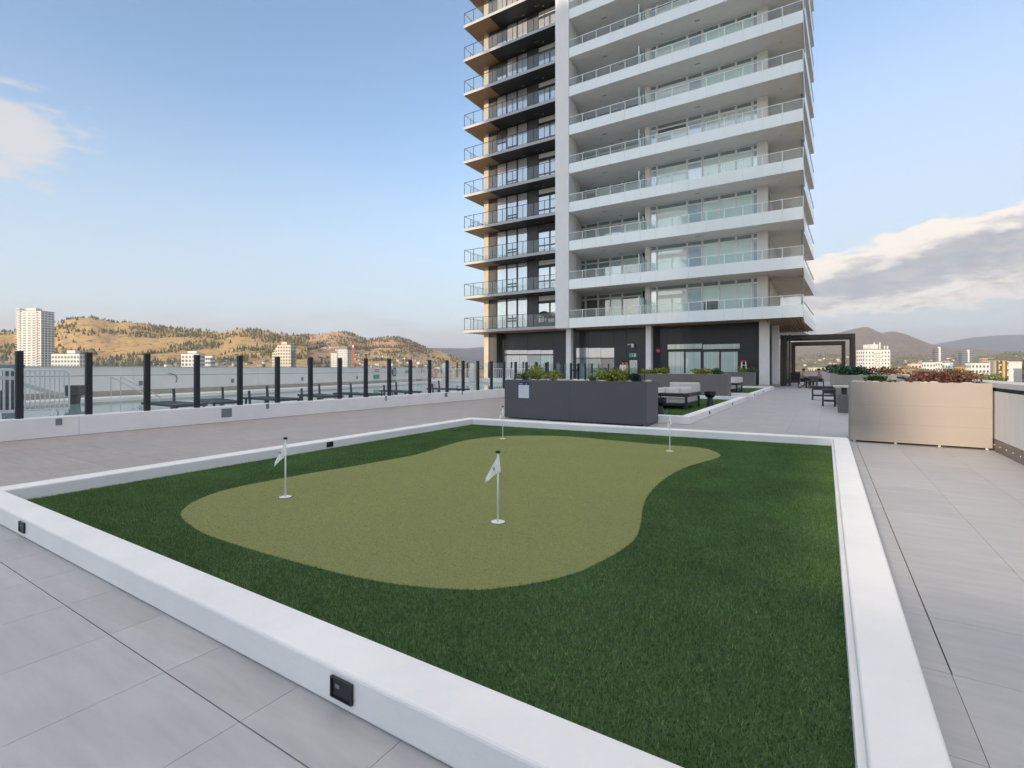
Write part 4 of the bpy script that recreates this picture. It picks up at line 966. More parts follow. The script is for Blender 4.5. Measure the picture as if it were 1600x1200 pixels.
# posted notice
ns = empty('posted_notice', (bx(818.5, 11.6), 11.598, zz(818.5, 609.5, 11.6))); tag(ns, 'white printed notice with a navy header stuck on the charcoal planter', 'sign')
W_, H_ = bx(827,11.6) - bx(811,11.6), (622-597.5)/FPX*11.6/ray(818)[1]
rbox(-W_/2, W_/2, -.006, 0, -H_/2, H_/2).build('sheet', m['paper'], ns); hd_ = rbox(-W_/2-.004, W_/2+.004, -.008, -.001, H_*.32, H_/2+.004).build('header', m['navy'], ns)
tx = MB(); wx = -W_*.42
for i, (a_, b_) in enumerate(((.05,.05),(.03,.04),(.05,.045),(.035,.03),(.04,.04))): tx.box(wx, wx + W_*a_, -.0095, -.008, H_*.38, H_*.38 + H_*b_); wx += W_*(a_ + .022)
tx.box(W_*.26, W_*.30, -.0095, -.008, H_*.36, H_*.45); tx.build('header_print', m['paper'], ns)
ln = MB()
for i in range(9): ln.box(-W_*.38, W_*(.36 if i % 3 else .15), -.0075, -.006, H_*(.22 - .07*i), H_*(.22 - .07*i) + .006)
ln.build('printed_lines', m['ink'], ns)

P2 = (bx(985, 25.0), -3.86, 25.0, 26.0); pl2 = planter(*P2, 1.10, 'planter_mid', 'grey planter between the two lounge bays', 3)
rocks(pl2, P2[0]+.1, P2[1]-.1, 25.1, 25.9, 1.06, 60, 8)
for i, (u, w_, mt_, lb) in enumerate(((1009,.30,'leaf_lime','small lime shrub at the left end of the grey planter'),(1022,.36,'leaf_lime','lime shrub beside the white column'),(1039,.34,'leaf_lime','low lime shrub left of the curtained windows'),(1094,.44,'leaf_lime','lime shrub left of the pair above the lounge sofa'),(1108,.44,'leaf_lime','lime shrub right of the pair above the lounge sofa'),(1121,.34,'leaf_green','green shrub at the right end of the grey planter'))):
    shrub((bx(u,25.5), 25.5, 1.07), w_, .35, .30, 420, .05, mt_, lb, 40+i, group='shrubs in the grey planter')
shrub((bx(1041,25.7), 25.7, 1.07), .26, .22, .42, 120, .03, 'leaf_rust', 'brown grass tuft in the grey planter', 47, kind='grass', group='shrubs in the grey planter')
P3 = (bx(1085,37.2), -4.05, 37.2, 38.1); pl3 = planter(*P3, 1.12, 'planter_mid', 'short grey planter against the tall white column', 2)
for i, (u, mt_, lb) in enumerate(((1163,'leaf_lime','small lime shrub below the step ladder'),(1175,'leaf_green','small green shrub next to the white column base'))): shrub((bx(u,37.6), 37.6, 1.08), .5, .35, .36, 320, .06, mt_, lb, 60+i, group='shrubs in the far planter')
# right hand planters
PR = (.395, XR - .012, 11.27, 12.3); plr = planter(*PR, 1.115, 'taupe', 'big taupe planter half in warm sunlight in front of the right parapet', 1, gap=.035)
for zq in (.36, .70): rbox(PR[0]+.002, PR[1]-.002, 11.2685, 11.27, zq, zq+.003).build('seam', m['skirt'], plr)
rocks(plr, PR[0]+.1, PR[1]-.1, 11.4, 12.2, 1.085, 70, 9, .07)
shrub((bx(1369,11.7), 11.7, 1.09), .24, .22, .16, 260, .03, 'leaf_green', 'low feathery green plant in the big taupe planter', 71, kind='grass', group='plants in the taupe planter')
shrub((bx(1394,11.6), 11.6, 1.09), .12, .12, .06, 90, .025, 'leaf_dark', 'tiny dark sprig in the big taupe planter', 72, group='plants in the taupe planter')
shrub((bx(1447,11.75), 11.75, 1.09), .32, .26, .23, 620, .036, 'leaf_red', 'maroon leaved shrub at the middle of the big taupe planter', 73, group='plants in the taupe planter')
shrub((bx(1478,11.7), 11.7, 1.09), .30, .24, .25, 620, .036, 'leaf_red', 'taller maroon shrub in the big taupe planter', 74, group='plants in the taupe planter')
shrub((bx(1505,11.75), 11.75, 1.09), .26, .2, .15, 380, .032, 'leaf_red', 'low maroon shrub at the sunny end of the big taupe planter', 75, group='plants in the taupe planter')
PB = (bx(1305.5,22.0), XR - .25, 22.0, 23.0); plb = planter(*PB, 1.13, 'taupe', 'second taupe planter with a green hedge behind the big one', 2)
rocks(plb, PB[0]+.1, PB[1]-.1, 22.1, 22.9, 1.1, 30, 10)
shrub((bx(1317,22.4), 22.4, 1.10), .45, .4, .36, 700, .055, 'leaf_dark', 'dense dark green bush at the left end of the second taupe planter', 81, group='plants in the second planter')
shrub((bx(1334,22.4), 22.4, 1.10), .42, .4, .37, 700, .055, 'leaf_dark', 'dense dark green bush right of its twin in the second taupe planter', 82, group='plants in the second planter')
for i, (u, lb) in enumerate(((1356,'rust red grassy shrub next to the green bushes'),(1374,'rust red shrub in the middle of the second planter'),(1392,'orange brown shrub at the right end of the second planter'))): shrub((bx(u,22.5), 22.5, 1.10), .36, .3, .33, 300, .04, 'leaf_rust' if i else 'leaf_red', lb, 83+i, group='plants in the second planter')
PC = (bx(1297,31.0), bx(1330,31.0), 31.0, 32.0); plc = planter(*PC, 1.12, 'taupe', 'third taupe planter near the diners', 1)
shrub((bx(1306,31.4), 31.4, 1.09), .6, .5, .48, 600, .08, 'leaf_dark', 'dark bush in the third taupe planter', 88, group='plants in the third planter')

# ================================================================ LOUNGE BAYS
def bay(x0, x1, y0, y1, label, lights):
    e = wempty('turf_bay', ((x0+x1)/2, (y0+y1)/2, 0)); tag(e, label, 'turf bay'); k = .24; h_ = .19
    MB().prism([(x0,y0),(x1,y0),(x1-k,y0+k),(x0,y0+k)], .001, h_).build('kerb', m['white'], e, bevel=.01)
    MB().prism([(x1,y0),(x1,y1),(x1-k,y1-k),(x1-k,y0+k)], .001, h_).build('kerb', m['white'], e, bevel=.01)
    MB().prism([(x1,y1),(x0,y1),(x0,y1-k),(x1-k,y1-k)], .001, h_).build('kerb', m['white'], e, bevel=.01)
    rbox(x0, x1-k-.002, y0+k+.002, y1-k-.002, .002, .04).build('turf', m['turf_base'], e)
    n = int((x1-x0)*(y1-y0)*900); rg = np.random.default_rng(int(y0)); b = MB()
    X = rg.uniform(x0, x1-k, n); Y = rg.uniform(y0+k, y1-k, n); A = rg.uniform(0, 6.28, n); L_ = rg.normal(0, .015, (n,2))
    for i in range(n):
        c, s_ = math.cos(A[i])*.012, math.sin(A[i])*.012; q = len(b.v)
        b.v += [(X[i]-c, Y[i]-s_, .036), (X[i]+c, Y[i]+s_, .036), (X[i]+L_[i,0], Y[i]+L_[i,1], .075)]; b.f.append((q,q+1,q+2))
    o = b.build('turf_blades', m['turf'], e); tag(o, kind='stuff')
    for u, lb in lights: step_light((x1+.001, by(u, x1), .11), R(90), .12, .085, lb)
bay(-7.4, -2.80, 12.62, 22.9, 'nearer lounge bay of turf inside a white kerb', ((1108.5,'dark step light on the nearer lounge bay kerb, the closer of two'),(1144.5,'dark step light on the nearer lounge bay kerb, the farther of two')))
bay(-8.0, -2.88, 26.05, 37.15, 'farther lounge bay of turf inside a white kerb', ((1179,'dark step light on the farther lounge bay kerb'),(1193,'dark step light at the column end of the farther bay kerb')))
def pillow(parent, c, w_, h_, t_, rx, rz, name='pillow'):
    V = []; F = []; n = 8
    for sgn_ in (1, -1):
        for i in range(n+1):
            for j in range(n+1):
                a, b = 2*i/n-1, 2*j/n-1; e_ = (1-a**4)*(1-b**4)
                V.append((a*w_/2*(1-.06*(1-b*b)), sgn_*t_/2*e_**.6, b*h_/2*(1-.06*(1-a*a))))
    for s_ in range(2):
        o_ = s_*(n+1)**2
        for i in range(n):
            for j in range(n):
                q = (o_+i*(n+1)+j, o_+(i+1)*(n+1)+j, o_+(i+1)*(n+1)+j+1, o_+i*(n+1)+j+1); F.append(q if s_ == 0 else q[::-1])
    b_ = MB(); b_.v = V; b_.f = F; o = b_.build(name, m['cushion'], parent, smooth=True); o.location = c; o.rotation_euler = (rx, 0, rz); return o
def sofa(x0, x1, y0, y1, label):
    e = wempty('lounge_sofa', ((x0+x1)/2, (y0+y1)/2, .04)); tag(e, label, 'sofa', 'cream lounge sofas'); g_ = .045
    rbox(x0+.05, x1-.05, y0+.05, y1-.05, .13+g_, .20+g_).build('base_frame', m['dark_frame'], e, bevel=.01)
    for x in (x0+.05, x1-.05):
        for y in (y0+.04, y1-.04): rbox(x-.035, x+.035, y-.035, y+.035, g_, .42+g_).build('leg', m['dark_frame'], e, bevel=.008)
    MB().prism([(x0-.02,y0+.1),(x0+.08,y0-.02),(x1-.1,y0-.02),(x1+.02,y0+.1),(x1+.02,y1),(x1-.06,y1),(x1-.06,y0+.10),(x0+.06,y0+.10),(x0+.06,y1),(x0-.02,y1)], .42+g_, .54+g_).build('arm_rail', m['dark_frame'], e, bevel=.02)
    rbox(x0+.06, x1-.07, y0+.07, y1-.06, .205+g_, .40+g_).build('seat_cushion', m['cushion'], e, bevel=.05, seg=3)
    rbox(x1-1.0, x1+.01, y1-.22, y1-.04, .38+g_, .84+g_).build('back_cushion', m['cushion'], e, bevel=.05, seg=3)
    for i, (fx, fy) in enumerate(((.55,.25),(.72,.4),(.86,.55))): pillow(e, (x0+(x1-x0)*fx, y0+(y1-y0)*fy, .56), .52, .40, .2, R(-25 + 8*i), R(12*i))
    return e
def fixp(e):
    for c in e.children:
        if c.name.startswith('pillow'): pass
s1 = sofa(-6.1, -3.66, 16.2, 18.1, 'cream cushioned lounge sofa with a charcoal frame in the nearer bay')
s2 = sofa(-7.2, -4.0, 29.2, 31.2, 'cream cushioned lounge sofa in the farther bay beside the white kerb')
def side_table(x, y, label):
    e = empty('side_table', (x, y, .045)); tag(e, label, 'side table', 'black hourglass side tables')
    MB().lathe([(.17,0),(.165,.02),(.09,.26),(.085,.30)], n=24).build('base', m['black'], e, smooth=False)
    MB().lathe([(.085,.30),(.13,.32),(.19,.40),(.205,.52),(.195,.52),(.16,.46),(.02,.45)], n=24).build('bowl_top', m['black'], e)
side_table(-3.42, 18.5, 'black hourglass side table at the right end of the nearer sofa')
side_table(bx(1030, 13.9), 13.9, 'black hourglass side table just right of the charcoal planter')
gt_ = wempty('glass_coffee_table', (-4.9, 15.6, .04)); tag(gt_, 'low glass topped table with dark legs in front of the nearer sofa', 'coffee table')
rbox(-5.5, -4.35, 15.2, 15.9, .60, .615).build('glass_top', m['screen_glass'], gt_)
for x in (-5.45, -4.4):
    for y in (15.25, 15.85): rbox(x-.02, x+.02, y-.02, y+.02, .045, .60).build('leg', m['dark_frame'], gt_)

# ================================================================ DINING SIDE
def stool(x, y, w_, d_, h_, label, n=5):
    e = empty('slatted_stool', (x, y, 0)); tag(e, label, 'stool', 'charcoal slatted stools'); t = .055
    rbox(-w_/2, w_/2, -d_/2, d_/2, h_-.06, h_).build('seat', m['dark_frame'], e, bevel=.008); rbox(-w_/2+.01, w_/2-.01, -d_/2+.01, d_/2-.01, h_-.16, h_-.061).build('apron', m['dark_frame'], e)
    for sx in (-1, 1):
        for sy in (-1, 1): MB().bar((sx*(w_/2-t/2), sy*(d_/2-t/2), 0), (sx*(w_/2-t/2), sy*(d_/2-t/2), h_-.16), t).build('leg', m['dark_frame'], e)
    for sy in (-1, 1): rbox(-w_/2+t, w_/2-t, sy*(d_/2-t/2)-.015, sy*(d_/2-t/2)+.015, .17, .22).build('stretcher', m['dark_frame'], e)
    for i in range(n): MB().bar((-w_/2+.08+(w_-.16)*i/(n-1), -d_/2+.05, .195), (-w_/2+.08+(w_-.16)*i/(n-1), d_/2-.05, .195), .03, .02).build('slat', m['dark_frame'], e)
stool(.10, 21.55, .42, .5, .62, 'nearer charcoal slatted stool by the light tabletop')
stool(-.08, 25.6, .86, .5, .60, 'farther and wider charcoal slatted stool behind the near one')
dt = wempty('dining_table', (.95, 20.2, 0)); tag(dt, 'pale topped dining table half hidden by the big taupe planter', 'table')
rbox(.22, 1.9, 19.6, 20.7, .74, .79).build('table_top', m['coping'], dt, bevel=.006); rbox(.45, .60, 19.9, 20.4, 0, .739).build('pedestal', m['dark_frame'], dt); rbox(1.5, 1.65, 19.9, 20.4, 0, .739).build('pedestal', m['dark_frame'], dt)
pot = empty('grey_pot', (bx(1321,18.5), 18.5, 0)); tag(pot, 'tall grey cylindrical pot beside the taupe planter', 'pot'); MB().lathe([(.20,0),(.22,.55),(.20,.55),(.18,.5),(.02,.5)], n=24).build('body', m['planter_mid'], pot, smooth=False)

def pergola(y_, u0, u1, label, depth):
    x0, x1 = bx(u0, y_), bx(u1, y_); h_ = 4.06; t = .26; e = wempty('pergola', ((x0+x1)/2, y_+depth/2, 0)); tag(e, label, 'pergola', 'bronze pergolas')
    for yy_ in (y_, y_+depth):
        for x in (x0, x1-t): rbox(x, x+t, yy_, yy_+t, 0, h_-.30).build('post', m['bronze'], e)
        rbox(x0, x1, yy_-.01, yy_+t+.01, h_-.299, h_).build('beam', m['bronze'], e)
    for x in (x0, x1-t): rbox(x+.01, x+t-.01, y_+t+.012, y_+depth-.012, h_-.28, h_-.02).build('side_beam', m['bronze'], e)
    n = 7
    for i in range(1, n): rbox(x0+(x1-x0)*i/n-.03, x0+(x1-x0)*i/n+.03, y_+t+.012, y_+depth-.012, h_-.2, h_-.06).build('rafter', m['bronze'], e)
pergola(46.4, 1221, 1336.5, 'nearer bronze pergola beside the tower', 3.2)
pergola(58.5, 1236, 1321, 'farther bronze pergola framing the distant valley', 2.6)
scn = wempty('timber_screen', (-2.8, 44.8, 0)); tag(scn, 'upright brown timber fins between the columns and the pergola', 'screen')
for i, u in enumerate((1219, 1225, 1231.5)): rbox(bx(u,44.5), bx(u,44.5)+.16, 44.5, 44.9, 0, 4.0).build('fin', m['bronze'], scn)
bs = wempty('garden_sofa', (-1.9, 52, 0)); tag(bs, 'dark high backed outdoor sofa under the pergola', 'sofa')
xs0, xs1 = bx(1230.5,50), bx(1250,50)
rbox(xs0, xs1, 50, 50.9, .12, .45).build('seat', m['dark_frame'], bs, bevel=.03); rbox(xs0, xs1, 50.7, 50.95, .45, 1.05).build('backrest', m['dark_frame'], bs, bevel=.03)
for x in (xs0+.05, xs1-.1):
    for y in (50.05, 50.8): rbox(x, x+.06, y, y+.06, 0, .12).build('leg', m['dark_frame'], bs)
def chair():
    e = empty('dining_chair')
    rbox(-.24,.24,-.24,.24,.43,.47).build('seat', m['dark_frame'], e, bevel=.01); rbox(-.26,.26,.22,.27,.47,.82).build('backrest', m['bronze'], e, bevel=.02)
    for sx in (-1,1):
        for sy in (-1,1): MB().tube((sx*.24, sy*.24, 0),(sx*.21, sy*.21, .43), .018, n=6).build('leg', m['dark_frame'], e)
        MB().path([(sx*.25,-.2,.45),(sx*.26,-.18,.64),(sx*.26,.24,.66)], .018).build('arm', m['dark_frame'], e)
    return e
ch = chair(); TY = 41.5
for i, (u, y_, rz, lb) in enumerate(((1253,41.3,R(-90),'dining chair under the seated person at the far table'),(1281,42.2,R(95),'dining chair on the parapet side of the far table'),(1262,43.0,R(0),'dining chair behind the far table'),(1272,40.2,R(180),'dining chair with its back to the viewer at the far table'))):
    o = ch if i == 0 else copy_tree(ch); o.location = (bx(u,y_), y_, 0); o.rotation_euler[2] = rz; tag(o, lb, 'chair', 'dining chairs at the far table')
ft_ = wempty('dining_table', (bx(1268,TY), TY, 0)); tag(ft_, 'far dark dining table with people seated under the pergola', 'table')
xa, xb = bx(1257,TY), bx(1279,TY); rbox(xa, xb, TY-.5, TY+.6, .71, .75).build('table_top', m['bronze'], ft_)
for x in (xa+.1, xb-.16):
    for y in (TY-.4, TY+.45): rbox(x, x+.06, y, y+.06, 0, .71).build('leg', m['dark_frame'], ft_)
ub = MB(); ub.bar((bx(1249,40.0), 39.6, .03), (bx(1264,41.5), 41.6, .40), .05, .04); tag(ub.build('leaning_pole', m['dark_frame']), 'dark pole lying slanted across the floor by the far table', 'pole')
sd = wempty('step_ladder', (bx(1162,39.2), 39.2, 0)); tag(sd, 'white step ladder with a red top behind the far planter', 'ladder')
lx0, lx1 = bx(1157.5,39.2), bx(1167,39.2); lm = (lx0+lx1)/2
rbox(lx0+.06, lx1-.06, 39.05, 39.3, 1.86, 1.96).build('top_step', m['red'], sd)
for sx, xx in ((-1, lx0), (1, lx1)): MB().bar((xx,38.9,0),(lm+sx*(lx1-lx0)*.34,39.1,1.86), .05).build('rail', m['paint_white'], sd); MB().bar((xx,39.7,0),(lm+sx*(lx1-lx0)*.3,39.25,1.86), .04).build('rear_leg', m['paint_white'], sd)
for i in range(5): MB().bar((lx0+.02+.018*i,38.93+.035*i,.32*(i+1)),(lx1-.02-.018*i,38.93+.035*i,.32*(i+1)), .08, .03).build('tread', m['paint_white'], sd)

# things on the balconies
bc = empty('bicycle', (bx(743, 38.9), 38.9, Z1 + FH*3 + .245), R(8)); tag(bc, 'bicycle parked on a charcoal balcony at the left tip of the tower', 'bicycle')
for x in (-.52, .52):
    MB().torus((x,0,.34), (0,1,0), .31, .025, 22, 5).build('wheel', m['black'], bc)
    sp = MB()
    for i in range(6): sp.tube((x,0,.34),(x+.3*math.cos(i*1.047),0,.34+.3*math.sin(i*1.047)), .004, n=4)
    sp.build('spokes', m['steel'], bc)
fr_ = MB(); fr_.path([(-.52,0,.34),(-.08,0,.30),(.34,0,.74),(-.18,0,.74),(-.08,0,.30)], .018); fr_.path([(-.52,0,.34),(-.18,0,.74),(-.21,0,.88)], .015); fr_.path([(.52,0,.34),(.34,0,.74),(.30,0,.95)], .016); fr_.build('frame', m['leaf_rust'], bc)
MB().path([(.30,-.25,.97),(.30,.25,.97)], .014).build('handlebar', m['black'], bc); rbox(-.34,-.10,-.06,.06,.88,.93).build('saddle', m['black'], bc)
def patio(x0, x1, y0, z, label, mat='cushion'):
    e = wempty('balcony_sofa', ((x0+x1)/2, y0, z)); tag(e, label, 'sofa')
    rbox(x0, x1, y0, y0+.8, z+.1, z+.42).build('seat', m['dark_frame'], e, bevel=.03); rbox(x0, x1, y0+.6, y0+.82, z+.42, z+.85).build('backrest', m['dark_frame'], e, bevel=.03); rbox(x0+.1, x0+.75, y0+.4, y0+.58, z+.43, z+.82).build('cushion', m[mat], e, bevel=.05); rbox(x1-.7, x1-.1, y0+.4, y0+.58, z+.43, z+.75).build('cushion', m[mat], e, bevel=.05)
    for x in (x0+.03, x1-.09): rbox(x, x+.06, y0+.1, y0+.7, z, z+.1).build('leg', m['dark_frame'], e)
patio(bx(838,38.2), bx(864,38.2), 38.2, Z1+.245, 'dark patio sofa with white cushions on the lowest charcoal balcony')
patio(bx(905,39.3), bx(945,39.3), 39.3, Z1+.225, 'dark patio sofa behind the lowest white balcony', 'planter_mid')
def folding_chair(u, k, label):
    z = Z1 + FH*k + .225; e = empty('folding_chair', (bx(u,39.4), 39.4, z), R(20)); tag(e, label, 'chair', 'folding chairs on the white balconies')
    for y_ in (-.2, .2):
        MB().bar((-.25,y_,0),(.25,y_,.85), .03).build('leg', m['black'], e); MB().bar((.25,y_,0),(-.2,y_,.46), .03).build('leg', m['black'], e)
    rbox(-.2,.22,-.2,.2,.44,.47).build('seat', m['black'], e); MB().bar((.20,-.2,.74),(.20,.2,.74), .02, .2).build('backrest', m['black'], e)
folding_chair(968, 2, 'dark folding chair on a white balcony, the lowest of the three above each other'); folding_chair(978, 2, 'second dark folding chair beside the lowest one'); folding_chair(968, 3, 'dark folding chair one balcony above the lowest pair'); folding_chair(962, 4, 'dark folding chair two balconies above the lowest pair')
for k_, u_, lb_ in ((1, 985, 'pale potted plant on the second white balcony from below'), (5, 1215, 'potted plant at the right corner of an upper white balcony')):
    sh_ = shrub((bx(u_,38.6), 38.6, Z1 + FH*k_ + .56), .28, .28, .55, 260, .07, 'leaf_green', lb_, 200 + k_, name='potted_plant', cat='plant'); MB().lathe([(.16,-.34),(.22,.02),(.19,.02),(.02,0)], n=14).build('pot', m['coping'], sh_)
pu = empty('patio_umbrella', (bx(850,38.55), 38.55, Z1+.245)); tag(pu, 'low dark patio umbrella over the sofa on the lowest charcoal balcony', 'umbrella')
MB().lathe([(.72,1.05),(.55,1.22),(.28,1.36),(.03,1.42)], n=8).build('canopy', m['cloth_dark'], pu); MB().tube((0,0,0),(0,0,1.45), .025).build('pole', m['steel'], pu)

# ================================================================ PEOPLE
def person(loc, rz, joints, label, top, bottom, hairlen=.0, s=1.0, arms_bare=False):
    e = empty('person', loc, rz, s); tag(e, label, 'person')
    J = joints; names_ = list(J); idx = {n_: i for i, n_ in enumerate(names_)}
    ed = [('pelvis','waist'),('waist','chest'),('chest','neck'),('neck','head0'),('head0','head1'),('chest','shL'),('shL','elL'),('elL','haL'),('chest','shR'),('shR','elR'),('elR','haR'),('pelvis','hipL'),('hipL','knL'),('knL','anL'),('anL','toL'),('pelvis','hipR'),('hipR','knR'),('knR','anR'),('anR','toR')]
    rad = dict(pelvis=(.15,.11), waist=(.13,.10), chest=(.155,.11), neck=(.055,.055), head0=(.075,.085), head1=(.085,.098), sh=(.065,.06), el=(.045,.045), ha=(.038,.028), hip=(.09,.09), kn=(.062,.062), an=(.045,.045), to=(.042,.03))
    me = bpy.data.meshes.new('body'); me.from_pydata([J[n_] for n_ in names_], [(idx[a], idx[b]) for a, b in ed], []); me.update()
    me.materials.append(m['skin']); o = link('body', me, e)
    o.modifiers.new('skin', 'SKIN'); sv = me.skin_vertices[0].data
    for n_, i in idx.items():
        k = n_ if n_ in rad else n_[:-1]; sv[i].radius = rad[k]; sv[i].use_root = (n_ == 'pelvis')
    sb = o.modifiers.new('sub', 'SUBSURF'); sb.levels = 2; sb.render_levels = 2
    def garment(nm, chain, mat, grow):
        ch_ = [q for pr in chain for q in pr]; nn = []; [nn.append(q) for q in ch_ if q not in nn]; ix = {q: i for i, q in enumerate(nn)}
        g_ = bpy.data.meshes.new(nm); g_.from_pydata([J[q] for q in nn], [(ix[a], ix[b]) for a, b in chain], []); g_.update(); g_.materials.append(m[mat]); ob = link(nm, g_, e)
        ob.modifiers.new('skin', 'SKIN'); s2_ = g_.skin_vertices[0].data
        for q, i in ix.items():
            k = q if q in rad else q[:-1]; s2_[i].radius = (rad[k][0]*grow, rad[k][1]*grow); s2_[i].use_root = (i == 0)
        q_ = ob.modifiers.new('sub', 'SUBSURF'); q_.levels = 2; q_.render_levels = 2
    arm = [] if arms_bare else [('chest','shL'),('shL','elL'),('chest','shR'),('shR','elR')]
    garment('shirt', [('pelvis','waist'),('waist','chest')] + ([('chest','shL'),('chest','shR')] if arms_bare else arm), top, 1.13)
    garment('trousers', [('pelvis','hipL'),('hipL','knL'),('knL','anL'),('pelvis','hipR'),('hipR','knR'),('knR','anR')], bottom, 1.14)
    h1 = Vector(J['head1']); h = MB(); h.lathe([(.085,-.02),(.105,.02),(.098,.07),(.06,.115),(.01,.125)], (h1.x, h1.y + .012, h1.z), 14); 
    if hairlen: h.lathe([(.05,-hairlen),(.085,-.1),(.09,.0)], (h1.x, h1.y + .045, h1.z), 12)
    h.build('hair', m['hair'], e, smooth=True)
    f_ = MB(); f_.lathe([(.012,0),(.016,.02),(.006,.045)], (h1.x, h1.y - .105, h1.z - .07), 6); f_.build('nose', m['skin'], e)
    for sx in (-1, 1): MB().lathe([(.004,0),(.011,.008),(.004,.016)], (h1.x + sx*.034, h1.y - .094, h1.z - .02), 6).build('eye', m['hair'], e); MB().lathe([(.008,0),(.02,.02),(.008,.045)], (h1.x + sx*.094, h1.y, h1.z - .04), 6).build('ear', m['skin'], e)
    for hn, en in (('haL','elL'),('haR','elR')):
        hp = Vector(J[hn]); dr = (hp - Vector(J[en])).normalized(); sd_ = dr.cross(Vector((0,1,0))).normalized(); fg = MB()
        for q in range(4):
            b_ = hp + sd_*(-.024 + .016*q) + dr*.02; ln_ = (.07,.08,.076,.06)[q]; mid = b_ + dr*ln_*.55; fg.tube(b_, mid, .009, .0085, 6); fg.tube(mid, mid + (dr + Vector((0,-.45,0))).normalized()*ln_*.5, .0085, .006, 6)
        tb = hp + sd_*-.03; fg.tube(tb, tb + (dr*.6 - sd_*.6).normalized()*.055, .010, .007, 6); fg.build('fingers', m['skin'], e, smooth=True)
    for q in ('toL','toR'):
        t_ = Vector(J[q]); rbox(t_.x-.045, t_.x+.045, t_.y-.06, t_.y+.20, t_.z-.035, t_.z+.03).build('shoe', m['black'], e, bevel=.02)
    return e
STAND = dict(pelvis=(0,0,.95), waist=(0,0,1.12), chest=(0,0,1.33), neck=(0,0,1.47), head0=(0,-.01,1.56), head1=(0,-.015,1.64), shL=(-.18,0,1.40), elL=(-.23,.02,1.14), haL=(-.22,-.10,.92), shR=(.18,0,1.40), elR=(.24,.03,1.14), haR=(.24,-.06,.90), hipL=(-.09,0,.88), knL=(-.10,-.02,.48), anL=(-.10,.03,.08), toL=(-.11,-.09,.04), hipR=(.09,0,.88), knR=(.10,-.03,.48), anR=(.10,.02,.08), toR=(.12,-.10,.04))
SIT = dict(pelvis=(0,.05,.52), waist=(0,.05,.70), chest=(0,.02,.92), neck=(0,-.03,1.07), head0=(0,-.06,1.15), head1=(0,-.08,1.23), shL=(-.18,0,.98), elL=(-.24,-.12,.76), haL=(-.12,-.36,.78), shR=(.18,0,.98), elR=(.24,-.12,.76), haR=(.12,-.36,.78), hipL=(-.09,0,.52), knL=(-.10,-.42,.52), anL=(-.10,-.40,.10), toL=(-.10,-.52,.04), hipR=(.09,0,.52), knR=(.10,-.42,.52), anR=(.10,-.40,.10), toR=(.10,-.52,.04))
rbox(bx(955,36), bx(1003,36), 34.6, 40.2, 0, .2).build('door_step', m['pool_deck'], tower)
ps = person((bx(973.5,35.4), 35.4, .2), R(35), STAND, 'person in a white top standing near the exit door', 'shirt', 'cloth_dark', .12)
ps2 = person((bx(979.5,35.9), 35.9, .2), R(-60), STAND, 'bare armed person in dark trousers right of the one in white', 'cloth_tan', 'cloth_dark', .0, arms_bare=True)
ps3 = person((bx(1254,41.3), 41.3, .02), R(90), SIT, 'person in a dusty pink shirt seated at the far table', 'cloth_tan', 'cloth_dark')
ps4 = person((bx(1281,42.2), 42.2, .02), R(-85), SIT, 'person seated on the parapet side of the far table', 'cloth_tan', 'cloth_dark')

# ================================================================ THE TOWN BEYOND
def far_block(name, label, u0, u1, vtop, d, sf=.25, zb=GZ):
    """a building filling the bearings u0..u1 at distance d; the share sf of that width is its visible flank"""
    if u0 < CX: uf = u1 - sf*(u1-u0); a, b = at(u0, HZ, d), at(uf, HZ, d); dp = d*((CX-uf)/(CX-u1)-1)
    else: uf = u0 + sf*(u1-u0); a, b = at(uf, HZ, d), at(u1, HZ, d); dp = d*((uf-CX)/(u0-CX)-1)
    c = (a + b)/2; H = EYE + (HZ-vtop)/FPX*d - zb
    e = empty(name, (c.x, c.y, zb), YAW); tag(e, label, 'building'); return e, (b-a).length, dp, H
def bands(e, x0, x1, y0, y1, H, nfl, wallm, winm, ncol=6, side=3, parapet=1.2, win_h=.55, proud=.25, fill=.72, z0=0):
    """body plus window bays standing in every storey: the bays of a far facade joined per facade"""
    rbox(x0, x1, y0, y1, z0, z0+H).build('wall', m[wallm], e)
    fh = (H - parapet) / nfl; wb = MB(); ws = MB()
    for k in range(nfl):
        zq = z0 + fh*k + fh*(1-win_h)*.55
        for i in range(ncol):
            cw = (x1-x0)/ncol; wb.box(x0+cw*(i+.5-fill/2), x0+cw*(i+.5+fill/2), y0-proud, y0-.02, zq, zq+fh*win_h)
        for i in range(side):
            cw = (y1-y0)/side
            for xx in ((x1+.02, x1+proud), (x0-proud, x0-.02)): ws.box(xx[0], xx[1], y0+cw*(i+.5-fill/2), y0+cw*(i+.5+fill/2), zq, zq+fh*win_h)
    tag(wb.build('front_windows', m[winm], e), kind='stuff'); tag(ws.build('side_windows', m[winm], e), kind='stuff')
    rbox(x0-.3, x1+.3, y0-.3, y1+.3, z0+H, z0+H+.5).build('roof', m['b_roof'], e)
